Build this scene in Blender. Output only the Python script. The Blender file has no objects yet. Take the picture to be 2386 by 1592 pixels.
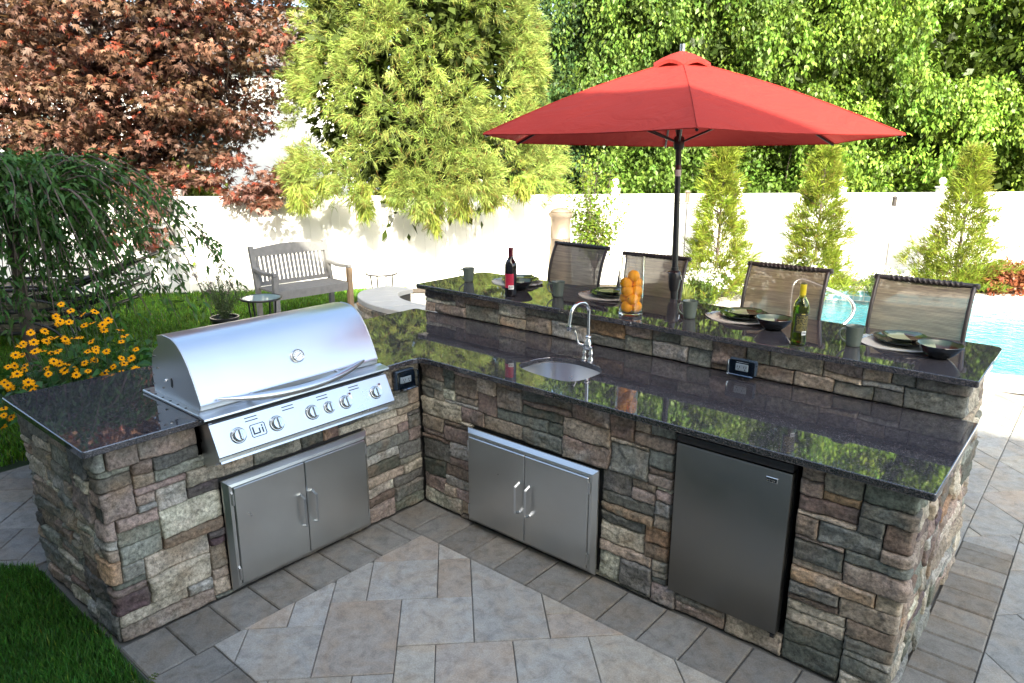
import bpy, bmesh, math, random
import numpy as np
from mathutils import Vector, Matrix
from mathutils.geometry import tessellate_polygon
PI=math.pi
rad=math.radians
rng=np.random.default_rng(7)
random.seed(7)
sc=bpy.context.scene
COL=sc.collection
# ------------------------------------------------------------------ camera
YAW,PITCH,ROLL=.7033,.26,.0021
CAM=np.array([2.9926,-2.7004,2.0688])
fw=np.array([-math.sin(YAW)*math.cos(PITCH),math.cos(YAW)*math.cos(PITCH),-math.sin(PITCH)])
rt=np.array([math.cos(YAW),math.sin(YAW),0.]); up=np.cross(rt,fw)
RT=math.cos(ROLL)*rt+math.sin(ROLL)*up; UP=-math.sin(ROLL)*rt+math.cos(ROLL)*up
cd=bpy.data.cameras.new('camera'); cam=bpy.data.objects.new('camera',cd); COL.objects.link(cam)
cd.lens=36*1668.66/2386; cd.sensor_width=36; cd.clip_end=500; cd.clip_start=.05
m=Matrix.Identity(4)
for i in range(3):
    m[i][0]=RT[i]; m[i][1]=UP[i]; m[i][2]=-fw[i]; m[i][3]=CAM[i]
cam.matrix_world=m
sc.camera=cam
# ------------------------------------------------------------------ world, sun, exposure
SUN=Vector((.60,-.60,.56)).normalized()
w=bpy.data.worlds.new('World'); sc.world=w; w.use_nodes=True
nt=w.node_tree; nt.nodes.clear()
sky=nt.nodes.new('ShaderNodeTexSky'); sky.sky_type='NISHITA'; sky.sun_disc=False
sky.sun_elevation=math.asin(SUN.z); sky.sun_rotation=math.atan2(SUN.x,SUN.y)
sky.dust_density=3.0; sky.air_density=.8; sky.ozone_density=.3
bg=nt.nodes.new('ShaderNodeBackground'); bg.inputs[1].default_value=.15
wo=nt.nodes.new('ShaderNodeOutputWorld')
tint=nt.nodes.new('ShaderNodeMix'); tint.data_type='RGBA'; tint.blend_type='MULTIPLY'; tint.inputs[0].default_value=1
tint.inputs[7].default_value=(1.0,1.030,.965,1)
nt.links.new(sky.outputs[0],tint.inputs[6]); nt.links.new(tint.outputs[2],bg.inputs[0]); nt.links.new(bg.outputs[0],wo.inputs[0])
sl=bpy.data.lights.new('sun','SUN'); sl.energy=3.2; sl.angle=rad(.6); sl.color=(1,.95,.79)
so=bpy.data.objects.new('sun',sl); COL.objects.link(so)
so.rotation_euler=SUN.to_track_quat('Z','Y').to_euler(); so.location=(10,-10,20)
sc.view_settings.view_transform='Standard'; sc.view_settings.look='None'
sc.view_settings.exposure=2.55; sc.view_settings.gamma=1
sc.cycles.max_bounces=10; sc.cycles.transparent_max_bounces=24
# ------------------------------------------------------------------ object helpers
def tag(o,label=None,cat=None,group=None,kind=None):
    if label: o['label']=label
    if cat: o['category']=cat
    if group: o['group']=group
    if kind: o['kind']=kind
    return o
def thing(name,loc,label,cat,group=None,rz=0):
    o=bpy.data.objects.new(name,None); COL.objects.link(o); o.location=loc
    o.rotation_euler=(0,0,rz); o.empty_display_size=.1
    return tag(o,label,cat,group)
def kids(o): return [c for c in bpy.data.objects if c.parent==o]
def copy_tree(o,parent=None):
    c=o.copy(); COL.objects.link(c)
    if parent is not None: c.parent=parent; c.matrix_parent_inverse=o.matrix_parent_inverse.copy()
    for ch in kids(o): copy_tree(ch,c)
    return c
def place(o,loc,rz=0):
    o.location=loc; o.rotation_euler=(0,0,rz)
class MB:
    def __init__(s): s.v=[]; s.f=[]; s.m=[]; s.c=[]
    def add(s,v,f,mi=0,col=None):
        n=len(s.v); s.v+= [tuple(map(float,p)) for p in v]
        s.f+=[tuple(i+n for i in q) for q in f]; s.m+=[mi]*len(f)
        s.c+=[col or (1,1,1)]*len(v)
        return s
    def box(s,c,d,rz=0,mi=0,bev=0,mat=None,col=None):
        bm=bmesh.new(); bmesh.ops.create_cube(bm,size=1)
        bmesh.ops.scale(bm,vec=d,verts=bm.verts)
        if bev: bmesh.ops.bevel(bm,geom=bm.edges[:],offset=bev,segments=2 if bev>.004 else 1,affect='EDGES',profile=.5)
        if rz: bmesh.ops.rotate(bm,matrix=Matrix.Rotation(rz,3,'Z'),verts=bm.verts)
        M=Matrix.Translation(c)
        if mat is not None: M=M@mat
        bmesh.ops.transform(bm,matrix=M,verts=bm.verts)
        bm.verts.index_update()
        s.add([v.co for v in bm.verts],[[v.index for v in f.verts] for f in bm.faces],mi,col); bm.free(); return s
    def lathe(s,prof,n=32,c=(0,0,0),mi=0,mat=None,cap=True,sweep=2*PI):
        v=[];f=[]
        for (r,z) in prof:
            for k in range(n):
                a=2*PI*k/n; v.append(Vector((r*math.cos(a),r*math.sin(a),z)))
        for i in range(len(prof)-1):
            for k in range(n):
                k2=(k+1)%n; f.append((i*n+k,i*n+k2,(i+1)*n+k2,(i+1)*n+k))
        if cap:
            f.append(tuple(range(n-1,-1,-1))); f.append(tuple((len(prof)-1)*n+k for k in range(n)))
        if mat is not None: v=[mat@p for p in v]
        v=[p+Vector(c) for p in v]
        return s.add(v,f,mi)
    def tube(s,pts,r,n=10,mi=0,closed=False,cap=True,flat=1.0,upv=None):
        P=[Vector(p) for p in pts]; N=len(P); R=r if hasattr(r,'__len__') else [r]*N
        v=[];f=[];prev=None
        for i,p in enumerate(P):
            if closed: t=(P[(i+1)%N]-P[i-1])
            else: t=(P[min(i+1,N-1)]-P[max(i-1,0)])
            t.normalize()
            if prev is None:
                u=Vector(upv) if upv else (Vector((0,0,1)) if abs(t.z)<.9 else Vector((1,0,0)))
            else: u=prev
            u=(u-t*u.dot(t)).normalized(); prev=u; b=t.cross(u)
            for k in range(n):
                a=2*PI*k/n; v.append(p+(u*math.cos(a)*flat+b*math.sin(a))*R[i])
        M=N if closed else N-1
        for i in range(M):
            j=(i+1)%N
            for k in range(n):
                k2=(k+1)%n; f.append((i*n+k,i*n+k2,j*n+k2,j*n+k))
        if cap and not closed:
            f.append(tuple(range(n-1,-1,-1))); f.append(tuple((N-1)*n+k for k in range(n)))
        return s.add(v,f,mi)
    def prism(s,poly,axis,a0,a1,mi=0):
        """poly: 2D points; axis 'y': (x,z) extruded in y; 'x': (y,z); 'z': (x,y)"""
        def P(p,a):
            return {'y':(p[0],a,p[1]),'x':(a,p[0],p[1]),'z':(p[0],p[1],a)}[axis]
        n=len(poly); v=[P(p,a0) for p in poly]+[P(p,a1) for p in poly]
        f=[(i,(i+1)%n,n+(i+1)%n,n+i) for i in range(n)]
        tri=tessellate_polygon([[Vector((p[0],p[1],0)) for p in poly]])
        f+=[tuple(t) for t in tri]+[tuple(n+i for i in t) for t in tri]
        return s.add(v,f,mi)
    def build(s,name,mats,parent=None,smooth=False,loc=None,col=False,fixn=True):
        me=bpy.data.meshes.new(name); me.from_pydata(s.v,[],s.f)
        if not isinstance(mats,(list,tuple)): mats=[mats]
        for q in mats: me.materials.append(q)
        if len(mats)>1: me.polygons.foreach_set('material_index',s.m)
        if col:
            at=me.color_attributes.new('Col','FLOAT_COLOR','POINT')
            at.data.foreach_set('color',np.array([(*c[:3],1) for c in s.c],dtype=np.float32).ravel())
        if fixn:
            bm=bmesh.new(); bm.from_mesh(me); bmesh.ops.recalc_face_normals(bm,faces=bm.faces); bm.to_mesh(me); bm.free()
        if smooth: smooth_by_angle(me,smooth if smooth is not True else 40)
        me.update()
        o=bpy.data.objects.new(name,me); COL.objects.link(o)
        if parent is not None: attach(o,parent)
        return o
def smooth_by_angle(me,deg):
    me.polygons.foreach_set('use_smooth',[True]*len(me.polygons))
    me.update()
    bm=bmesh.new(); bm.from_mesh(me); lim=rad(deg)
    for e in bm.edges:
        e.smooth = (len(e.link_faces)==2 and e.calc_face_angle(0)<lim)
    bm.to_mesh(me); bm.free()
def attach(o,parent):
    """o's mesh is in the frame of parent at its rest place; one-off world-built parts keep their world place"""
    o.parent=parent
    if WORLD_BUILD[0]:
        bpy.context.view_layer.update()
        o.matrix_parent_inverse=parent_world(parent).inverted()
def parent_world(p):
    M=Matrix.Translation(p.location)@p.rotation_euler.to_matrix().to_4x4()
    if p.parent is not None: M=parent_world(p.parent)@p.matrix_parent_inverse@M
    return M
WORLD_BUILD=[True]
def np_mesh(name,V,Q,mats,parent=None,col=None,smooth=False,mi=None):
    """V Nx3, Q Mxk (k = 3 or 4) numpy"""
    V=np.asarray(V,np.float32); Q=np.asarray(Q,np.int32); k=Q.shape[1]
    me=bpy.data.meshes.new(name)
    me.vertices.add(len(V)); me.vertices.foreach_set('co',V.ravel())
    me.loops.add(Q.size); me.loops.foreach_set('vertex_index',Q.ravel())
    me.polygons.add(len(Q)); me.polygons.foreach_set('loop_start',np.arange(0,Q.size,k,dtype=np.int32))
    try: me.polygons.foreach_set('loop_total',np.full(len(Q),k,dtype=np.int32))
    except Exception: pass
    if not isinstance(mats,(list,tuple)): mats=[mats]
    for q in mats: me.materials.append(q)
    if mi is not None: me.polygons.foreach_set('material_index',np.asarray(mi,np.int32))
    me.update(calc_edges=True)
    if smooth: me.polygons.foreach_set('use_smooth',np.ones(len(Q),bool))
    if col is not None:
        at=me.color_attributes.new('Col','FLOAT_COLOR','POINT')
        c=np.ones((len(V),4),np.float32); c[:,:3]=col; at.data.foreach_set('color',c.ravel())
    o=bpy.data.objects.new(name,me); COL.objects.link(o)
    if parent is not None: attach(o,parent)
    return o
# ------------------------------------------------------------------ materials
class NT:
    def __init__(s,name):
        s.m=bpy.data.materials.new(name); s.m.use_nodes=True; s.t=s.m.node_tree; s.t.nodes.clear()
        s.out=s.n('ShaderNodeOutputMaterial')
    def n(s,t,**k):
        q=s.t.nodes.new(t)
        for a,b in k.items(): setattr(q,a,b)
        return q
    def l(s,a,b): s.t.links.new(a,b)
    def coord(s,scale=(1,1,1),rot=(0,0,0)):
        tc=s.n('ShaderNodeTexCoord'); mp=s.n('ShaderNodeMapping')
        mp.inputs['Scale'].default_value=scale; mp.inputs['Rotation'].default_value=rot
        s.l(tc.outputs['Object'],mp.inputs[0]); return mp.outputs[0]
    def noise(s,sc_,vec,det=4,rough=.6,dist=0):
        q=s.n('ShaderNodeTexNoise'); q.inputs['Scale'].default_value=sc_; q.inputs['Detail'].default_value=det
        q.inputs['Roughness'].default_value=rough; q.inputs['Distortion'].default_value=dist
        s.l(vec,q.inputs['Vector']); return q.outputs['Fac']
    def ramp(s,fac,stops):
        q=s.n('ShaderNodeValToRGB'); e=q.color_ramp.elements
        while len(e)<len(stops): e.new(.5)
        for x,(p,c) in zip(e,stops):
            x.position=p; x.color=(*c,1) if hasattr(c,'__len__') else (c,c,c,1)
        s.l(fac,q.inputs[0]); return q.outputs[0]
    def mix(s,fac,a,b,mode='MIX'):
        q=s.n('ShaderNodeMix'); q.data_type='RGBA'; q.blend_type=mode; q.clamp_factor=True
        for sock,x in ((q.inputs[0],fac),(q.inputs[6],a),(q.inputs[7],b)):
            if hasattr(x,'is_output') : s.l(x,sock)
            elif hasattr(x,'__len__'): sock.default_value=(*x[:3],1)
            else: sock.default_value=x
        return q.outputs[2]
    def pbsdf(s,base=None,rough=.5,metal=0,**k):
        p=s.n('ShaderNodeBsdfPrincipled')
        for nm,x in (('Base Color',base),('Roughness',rough),('Metallic',metal),*[(a.replace('_',' '),b) for a,b in k.items()]):
            if x is None: continue
            if hasattr(x,'is_output'): s.l(x,p.inputs[nm])
            elif hasattr(x,'__len__'): p.inputs[nm].default_value=(*x[:3],1) if len(x)==3 and p.inputs[nm].type=='RGBA' else x
            else: p.inputs[nm].default_value=x
        return p
    def bump(s,h,p,strength=.3,dist=.01):
        b=s.n('ShaderNodeBump'); b.inputs['Strength'].default_value=strength; b.inputs['Distance'].default_value=dist
        s.l(h,b.inputs['Height']); s.l(b.outputs[0],p.inputs['Normal'])
    def done(s,p):
        s.l(p.outputs[0],s.out.inputs[0]); return s.m
def plain(name,c,rough=.5,metal=0,var=.12,scale=8,bump=0,**k):
    t=NT(name); v=t.coord(); n=t.noise(scale,v)
    base=t.mix(n,tuple(x*(1-var) for x in c),tuple(min(1,x*(1+var)) for x in c))
    n2=t.noise(scale*5,v,3)
    r=t.ramp(n2,[(.3,max(0,rough-.06)),(.7,min(1,rough+.06))])
    p=t.pbsdf(base,r,metal,**k)
    if bump: t.bump(t.noise(scale*12,v,4),p,bump,.004)
    return t.done(p)
def steel(name,c=(.60,.61,.62),rough=.28,axis=0,aniso=.5,wear=.05):
    t=NT(name)
    s=[220,220,220]; s[axis]=3
    v=t.coord(tuple(s)); br=t.noise(1,v,2,.5)
    v2=t.coord((3,3,3)); big=t.noise(1.2,v2,5,.65)
    r=t.ramp(big,[(.25,rough-.04),(.75,rough+.09)])
    base=t.mix(big,tuple(x*(1-wear) for x in c),tuple(x*(1+wear*.4) for x in c))
    p=t.pbsdf(base,r,1.0); t.bump(t.mix(.25,br,t.noise(2.2,v2,2,.5)),p,.16,.0010)
    return t.done(p)
def stone_mat(name):
    t=NT(name); v=t.coord()
    a=t.n('ShaderNodeVertexColor'); a.layer_name='Col'
    big=t.noise(9,v,6,.7,.6); fine=t.noise(55,v,5,.7); speck=t.noise(160,v,3,.6)
    rust=t.ramp(t.noise(4.5,v,3,.5),[(.56,0),(.72,1)])
    m1=t.mix(t.ramp(big,[(.42,0),(.62,.8)]),a.outputs[0],t.mix(.22,t.mix(1.0,a.outputs[0],(.50,.52,.48),'MULTIPLY'),(.30,.27,.22)))
    ru=t.n('ShaderNodeMath',operation='MULTIPLY'); t.l(rust,ru.inputs[0]); ru.inputs[1].default_value=.35
    m2=t.mix(ru.outputs[0],m1,(.36,.22,.12))
    k=t.ramp(fine,[(.32,.40),(.5,.95),(.66,1.40)])
    m3=t.mix(1.0,m2,k,'MULTIPLY')
    k2=t.ramp(speck,[(.35,.85),(.6,1.1)])
    m4=t.mix(1.0,m3,k2,'MULTIPLY')
    p=t.pbsdf(m4,.88,0,Specular_IOR_Level=.3)
    h=t.mix(.5,fine,t.noise(22,v,6,.7)); t.bump(h,p,1.0,.010)
    return t.done(p)
def granite(name):
    t=NT(name); v=t.coord()
    vo=t.n('ShaderNodeTexVoronoi'); vo.inputs['Scale'].default_value=330; t.l(v,vo.inputs['Vector'])
    sp=t.noise(150,v,4,.75); sp2=t.noise(520,v,2,.6); big=t.noise(9,v,4,.6)
    base=t.ramp(sp,[(.38,(.010,.010,.012)),(.50,(.032,.029,.031)),(.60,(.10,.085,.085)),(.72,(.25,.21,.21))])
    base2=t.mix(t.ramp(sp2,[(.58,0),(.68,.7)]),base,(.12,.135,.17))
    base3=t.mix(t.ramp(big,[(.35,0),(.7,.35)]),base2,(.028,.026,.027))
    c=t.mix(t.ramp(vo.outputs['Distance'],[(.0,.35),(.35,0)]),base3,(.006,.006,.008))
    p=t.pbsdf(c,.026,0,IOR=1.95,Specular_IOR_Level=.5)
    return t.done(p)
def leaf_mat(name,trans=.35,rough=.45,spec=.3,tcol=(1.0,1.0,.6)):
    t=NT(name); a=t.n('ShaderNodeVertexColor'); a.layer_name='Col'
    p=t.pbsdf(a.outputs[0],rough,0,Specular_IOR_Level=spec)
    tr=t.n('ShaderNodeBsdfTranslucent'); t.l(t.mix(1.0,a.outputs[0],tcol,'MULTIPLY'),tr.inputs[0])
    mx=t.n('ShaderNodeMixShader'); mx.inputs[0].default_value=trans
    t.l(p.outputs[0],mx.inputs[1]); t.l(tr.outputs[0],mx.inputs[2])
    return t.done(mx)
def paver_mat(name,spots=True):
    t=NT(name); v=t.coord(); a=t.n('ShaderNodeVertexColor'); a.layer_name='Col'
    big=t.noise(4.2,v,6,.68,.8); mid=t.noise(16,v,6,.7,.5); fine=t.noise(150,v,4,.8)
    c=t.mix(t.ramp(big,[(.44,0),(.62,.7)]),a.outputs[0],t.mix(1.0,a.outputs[0],(1.06,.93,.80),'MULTIPLY'))
    c=t.mix(1.0,c,t.ramp(mid,[(.3,.66),(.5,.98),(.7,1.16)]),'MULTIPLY')
    c=t.mix(1.0,c,t.ramp(fine,[(.3,.72),(.55,1.0),(.75,1.25)]),'MULTIPLY')
    p=t.pbsdf(c,.85,0,Specular_IOR_Level=.3); t.bump(t.mix(.5,fine,mid),p,.7,.006)
    return t.done(p)
def glass_mat(name,col=(1,1,1),rough=0,ior=1.45):
    t=NT(name); p=t.pbsdf(col,rough,0,Transmission_Weight=1.0,IOR=ior); return t.done(p)
def mesh_fabric(name,c1,c2,hole=.22):
    t=NT(name); v=t.coord((1,1,1))
    w1=t.n('ShaderNodeTexWave',bands_direction='Z'); w1.inputs['Scale'].default_value=46; w1.inputs['Distortion'].default_value=.6; t.l(v,w1.inputs['Vector'])
    w2=t.n('ShaderNodeTexWave',bands_direction='X'); w2.inputs['Scale'].default_value=40; t.l(v,w2.inputs['Vector'])
    n=t.noise(30,t.coord((.12,1,3)),4,.7)
    base=t.mix(t.ramp(n,[(.38,0),(.62,1)]),c1,c2)
    base=t.mix(1.0,base,t.ramp(w1.outputs['Fac'],[(.1,.6),(.6,1.1)]),'MULTIPLY')
    p=t.pbsdf(base,.6,0)
    tr=t.n('ShaderNodeBsdfTransparent'); mx=t.n('ShaderNodeMixShader')
    mul=t.n('ShaderNodeMath',operation='MULTIPLY'); t.l(w1.outputs['Fac'],mul.inputs[0]); t.l(w2.outputs['Fac'],mul.inputs[1])
    f=t.ramp(mul.outputs[0],[(.05,min(1,hole*2.2)),(.30,hole*.5)])
    t.l(f,mx.inputs[0]); t.l(p.outputs[0],mx.inputs[1]); t.l(tr.outputs[0],mx.inputs[2])
    return t.done(mx)
M={}
M['stone']=stone_mat('ledgestone'); M['granite']=granite('dark_granite')
M['steel']=steel('brushed_steel'); M['steel_door']=steel('satin_steel',(.60,.61,.60),.30,2,wear=.12)
M['steel_dark']=steel('dark_steel',(.25,.245,.23),.34,2,wear=.08)
M['hood']=steel('hood_steel',(.66,.67,.69),.30,1,wear=.02); M['chrome']=plain('nickel',(.62,.62,.60),.16,1,.03)
M['black']=plain('black_plastic',(.012,.012,.014),.38); M['mortar']=plain('mortar',(.045,.042,.038),.95)
M['black_metal']=plain('black_metal',(.014,.014,.016),.35,.0,.1,20)
M['bronze']=plain('dark_bronze_metal',(.05,.042,.040),.42,.3)
M['paver']=paver_mat('patio_stone'); M['joint']=plain('joint_sand',(.115,.108,.095),.95,0,.25,60)
M['leaf']=leaf_mat('leaf'); M['needle']=leaf_mat('needle',.3,.55,.2,(1.0,1.05,.5)); M['petal']=leaf_mat('petal',.25,.6,.2,(1,.9,.5))
M['grass']=leaf_mat('grass_blade',.3,.5,.25)
M['bark']=plain('bark',(.10,.075,.06),.9,0,.4,20,.6)
M['soil']=plain('mulch_soil',(.05,.035,.025),.95,0,.5,40,.8)
M['turfsoil']=plain('turf_soil',(.022,.040,.012),.95,0,.4,20,.5)
M['vinyl']=plain('white_vinyl',(.86,.84,.79),.4,0,.03,3)
M['tan_cloth']=plain('linen',(.48,.45,.37),.9,0,.1,60,.3)
M['ceramic']=plain('green_ceramic',(.095,.115,.095),.22,0,.12,14)
M['ceramic_black']=plain('black_glaze',(.010,.012,.014),.12)
M['ceramic_in']=plain('cream_glaze',(.30,.27,.18),.12,0,.25,9)
M['orange']=plain('orange_peel',(.93,.37,.004),.5,0,.08,30,.15,Specular_IOR_Level=.25)
M['glass']=glass_mat('clear_glass')
M['glass_green']=glass_mat('green_glass',(.40,.48,.03)); M['wine']=plain('dark_wine_glass',(.006,.004,.005),.05)
M['red']=plain('red_label',(.42,.012,.045),.5,0,.05); M['redcap']=plain('wine_capsule',(.10,.008,.018),.3)
M['white']=plain('white_paper',(.80,.80,.78),.6,0,.02); M['yellow']=plain('yellow_capsule',(.62,.47,.015),.35)
M['blacklabel']=plain('black_label',(.020,.018,.010),.5); M['gold']=plain('gold_print',(.42,.34,.08),.45)
M['teak']=plain('weathered_teak',(.155,.15,.145),.85,0,.3,16,.4)
M['teak_sunlit']=plain('teak_leg_sunlit',(.22,.15,.09),.85,0,.3,16,.4)  # same teak, lighter and warmer: sunlight on the right front leg put into the colour
M['capstone']=plain('cap_stone',(.40,.385,.36),.9,0,.15,6,.5)
M['sling']=mesh_fabric('chair_mesh',(.125,.095,.065),(.26,.205,.135),.045)
M['tanpipe']=plain('brushed_tan_metal',(.36,.28,.21),.35,.6,.12,10)
M['coping']=plain('pool_coping',(.58,.54,.48),.85,0,.1,5,.3)
M['fruitdot']=plain('stem_dot',(.04,.03,.01),.7)
M['siding']=plain('house_siding',(.42,.40,.37),.8,0,.05,3)
M['palewall']=plain('pale_siding',(.78,.78,.76),.7,0,.03,2)
M['roof']=plain('roof_shingle',(.10,.09,.085),.9,0,.3,12)
M['darkglass']=plain('window_glass',(.02,.025,.03),.05)
# ------------------------------------------------------------------ numeric noise
def _h(ix,iy,s):
    n=(ix.astype(np.int64)*374761393+iy.astype(np.int64)*668265263+s*1442695041)&0x7fffffff
    n=((n^(n>>13))*1274126177)&0x7fffffff
    return ((n^(n>>16))&0xffff)/65535.
def vn(x,y,s=0):
    ix=np.floor(x);iy=np.floor(y);fx=x-ix;fy=y-iy
    fx=fx*fx*(3-2*fx);fy=fy*fy*(3-2*fy)
    a=_h(ix,iy,s);b=_h(ix+1,iy,s);c=_h(ix,iy+1,s);d=_h(ix+1,iy+1,s)
    return (a*(1-fx)+b*fx)*(1-fy)+(c*(1-fx)+d*fx)*fy
def fbm(x,y,s=0,o=4):
    r=0;a=.5
    for k in range(o): r=r+a*vn(x*2**k,y*2**k,s+k*17); a*=.5
    return r
# ------------------------------------------------------------------ ledgestone veneer
PAL=[((.200,.205,.165),2.4),((.130,.132,.105),1.9),((.37,.285,.200),3.2),((.27,.195,.145),2.8),((.50,.42,.31),2.6),((.19,.125,.090),2.2),
     ((.085,.060,.062),1.0),((.30,.215,.175),2.4),((.155,.155,.135),1.6),((.40,.23,.11),1.1),((.095,.098,.082),1.6),((.33,.31,.27),1.6)]
PAL=[(tuple(1.22*(.80*c+.20*(.9*sum(a)/3)) for c in a),b) for a,b in PAL]
PW=np.array([p[1] for p in PAL]);PW=PW/PW.sum()
class Path:
    """polyline with small rounded convex corners; s -> point and outward normal (2D)"""
    def __init__(s,pts,r=.02):
        P=[np.array(p,float) for p in pts]; out=[P[0]]; 
        for i in range(1,len(P)-1):
            a=P[i-1]-P[i];a/=np.linalg.norm(a);b=P[i+1]-P[i];b/=np.linalg.norm(b)
            p0=P[i]+a*r;p1=P[i]+b*r
            for k in range(6):
                t=k/5; out.append((1-t)**2*p0+2*t*(1-t)*P[i]+t*t*p1)
        out.append(P[-1]); s.P=np.array(out); d=np.diff(s.P,axis=0); s.L=np.hypot(d[:,0],d[:,1])
        s.S=np.concatenate([[0],np.cumsum(s.L)])
        t=d/s.L[:,None]; tn=np.zeros_like(s.P); tn[:-1]+=t; tn[1:]+=t; tn/=np.linalg.norm(tn,axis=1)[:,None]
        s.T=tn
    def at(s,q):
        x=np.interp(q,s.S,s.P[:,0]);y=np.interp(q,s.S,s.P[:,1])
        tx=np.interp(q,s.S,s.T[:,0]);ty=np.interp(q,s.S,s.T[:,1])
        return x,y,ty,-tx      # right-hand normal is outward
def pack(L,Hh,blocked,seed,hs=None):
    r=np.random.default_rng(seed)
    uh,uw=.0325,.045
    nz=max(1,int(round(Hh/uh))); nx=max(1,int(round(L/uw)))
    zl=np.linspace(0,Hh,nz+1); zl[1:-1]+=r.uniform(-.008,.008,nz-1)
    xl=np.linspace(0,L,nx+1); xl[1:-1]+=r.uniform(-.010,.010,nx-1)
    G=np.zeros((nz,nx),bool); out=[]
    snapx=sorted({round(v,4) for b in blocked for v in b[:2]}); snapz=sorted({round(v,4) for b in blocked for v in b[2:]})
    for v in snapx:
        i=np.argmin(abs(xl-v)); 
        if 0<i<nx: xl[i]=v
    for v in snapz:
        i=np.argmin(abs(zl-v))
        if 0<i<nz: zl[i]=v
    for (a,b,c,d) in blocked:
        cx=(xl[:-1]+xl[1:])/2; cz=(zl[:-1]+zl[1:])/2
        G|=((cz>c)&(cz<d))[:,None]&((cx>a)&(cx<b))[None,:]
    for i in range(nz):
        j=0
        while j<nx:
            if G[i,j]: j+=1; continue
            h=int(r.choice([1,2,3,4],p=[.24,.46,.24,.06])); wd=int(r.integers(3,8)+ r.integers(0,4)*(r.random()<.35))
            if h==2 and r.random()<.16: wd=2
            if h>=4: wd=int(r.integers(3,6))
            if h==3: wd=max(wd,3)
            if h==1: wd=max(wd,4)
            mw=0
            while j+mw<nx and not G[i,j+mw]: mw+=1
            wd=min(wd,mw)
            if mw-wd==1: wd=mw if mw<9 else wd-1
            hh=1
            while hh<h and i+hh<nz and not G[i+hh,j:j+wd].any(): hh+=1
            if nz-(i+hh)==1 and not G[nz-1,j:j+wd].any() and hh<4: hh+=1
            G[i:i+hh,j:j+wd]=True; out.append((xl[j],xl[j+wd],zl[i],zl[i+hh])); j+=wd
    return out
def veneer(segs,seed=1):
    """segs: list of (Path, height, z0, blocked); returns V,Q,C arrays"""
    VV=[];QQ=[];CC=[];n0=0; r=np.random.default_rng(seed)
    for (path,Hh,z0,blocked) in segs:
        L=path.S[-1]
        for (x0,x1,za,zb) in pack(L,Hh,blocked,seed+int(L*100)):
            w_,h_=x1-x0,zb-za
            nx=max(4,int(w_/.0075));nz=max(4,int(h_/.0075))
            a=np.linspace(0,1,nx+1);b=np.linspace(0,1,nz+1)
            g=.0012+r.uniform(0,.0016)
            xs=x0+g+(w_-2*g)*a; zs=za+g+(h_-2*g)*b
            # doubled border ring for the sides
            xs=np.concatenate([[xs[0]],[xs[0]+.0012],xs[1:-1],[xs[-1]-.0012],[xs[-1]]]); zs=np.concatenate([[zs[0]],[zs[0]+.0012],zs[1:-1],[zs[-1]-.0012],[zs[-1]]])
            X,Z=np.meshgrid(xs,zs)
            e=np.minimum(np.minimum(X-xs[0],xs[-1]-X),np.minimum(Z-zs[0],zs[-1]-Z))
            sd=int(r.integers(1,9999)); 
            rnd=.0022+.0025*r.random()
            ex=np.clip(e/rnd,0,1); edge=np.sqrt(1-(1-ex)**2)
            d0=r.uniform(.004,.022); tx,tz=r.uniform(-.05,.05),r.uniform(-.08,.08)
            rr=fbm(X*13,Z*24,sd,5)-.5; ridge=-np.abs(fbm(X*7+Z*5,Z*15-X*4,sd+5,3)-.5)
            cl=np.floor(fbm(X*6,Z*11,sd+9,2)*4)/4-.4
            facet=np.maximum(0,(X-x0)*r.uniform(-.25,.25)+(Z-za)*r.uniform(-.4,.4)+r.uniform(-.02,.005))
            D=d0+tx*(X-(x0+x1)/2)+tz*(Z-(za+zb)/2)+rr*.024+ridge*.022+cl*.016-facet*.5
            D=np.maximum(D,-.002)*edge-(1-edge)*.010
            ring=np.zeros_like(D,bool); ring[0]=ring[-1]=True; ring[:,0]=ring[:,-1]=True
            D[ring]=-.022
            wx=(vn(X*7,Z*7+3,91)-.5)*.010+(vn(X*45,Z*45,95)-.5)*.005; wz=(vn(X*5+7,Z*8,93)-.5)*.014+(vn(X*38,Z*30,96)-.5)*.006
            eb=np.clip(np.minimum(Z,Hh-Z)/.03,0,1)*np.clip(np.minimum(X,L-X)/.03,0,1)
            for (A,B,Cc,Dd) in blocked:
                dx=np.maximum(np.maximum(A-X,X-B),0); dz=np.maximum(np.maximum(Cc-Z,Z-Dd),0)
                eb=eb*np.clip(np.hypot(dx,dz)/.03,0,1)
            Xw=X+wx*eb; Zw=Z+wz*eb
            px,py,nx_,ny_=path.at(Xw)
            V=np.stack([px+nx_*D,py+ny_*D,z0+Zw],-1).reshape(-1,3)
            R_,C_=X.shape; idx=np.arange(R_*C_).reshape(R_,C_)
            Q=np.stack([idx[:-1,:-1],idx[:-1,1:],idx[1:,1:],idx[1:,:-1]],-1).reshape(-1,4)
            base=np.array(PAL[r.choice(len(PAL),p=PW)][0])*r.uniform(.68,1.22)+r.uniform(-.008,.008,3)
            tint=np.array(PAL[r.choice(len(PAL),p=PW)][0]); k=np.clip((fbm(X*8,Z*10,sd+33,3)-.45)*5,0,1)[...,None]*r.uniform(.1,.7)
            c=base*(1-k)+tint*k
            VV.append(V);QQ.append(Q+n0);CC.append(np.clip(c.reshape(-1,3),.02,.6));n0+=len(V)
    return np.concatenate(VV),np.concatenate(QQ),np.concatenate(CC)
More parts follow.
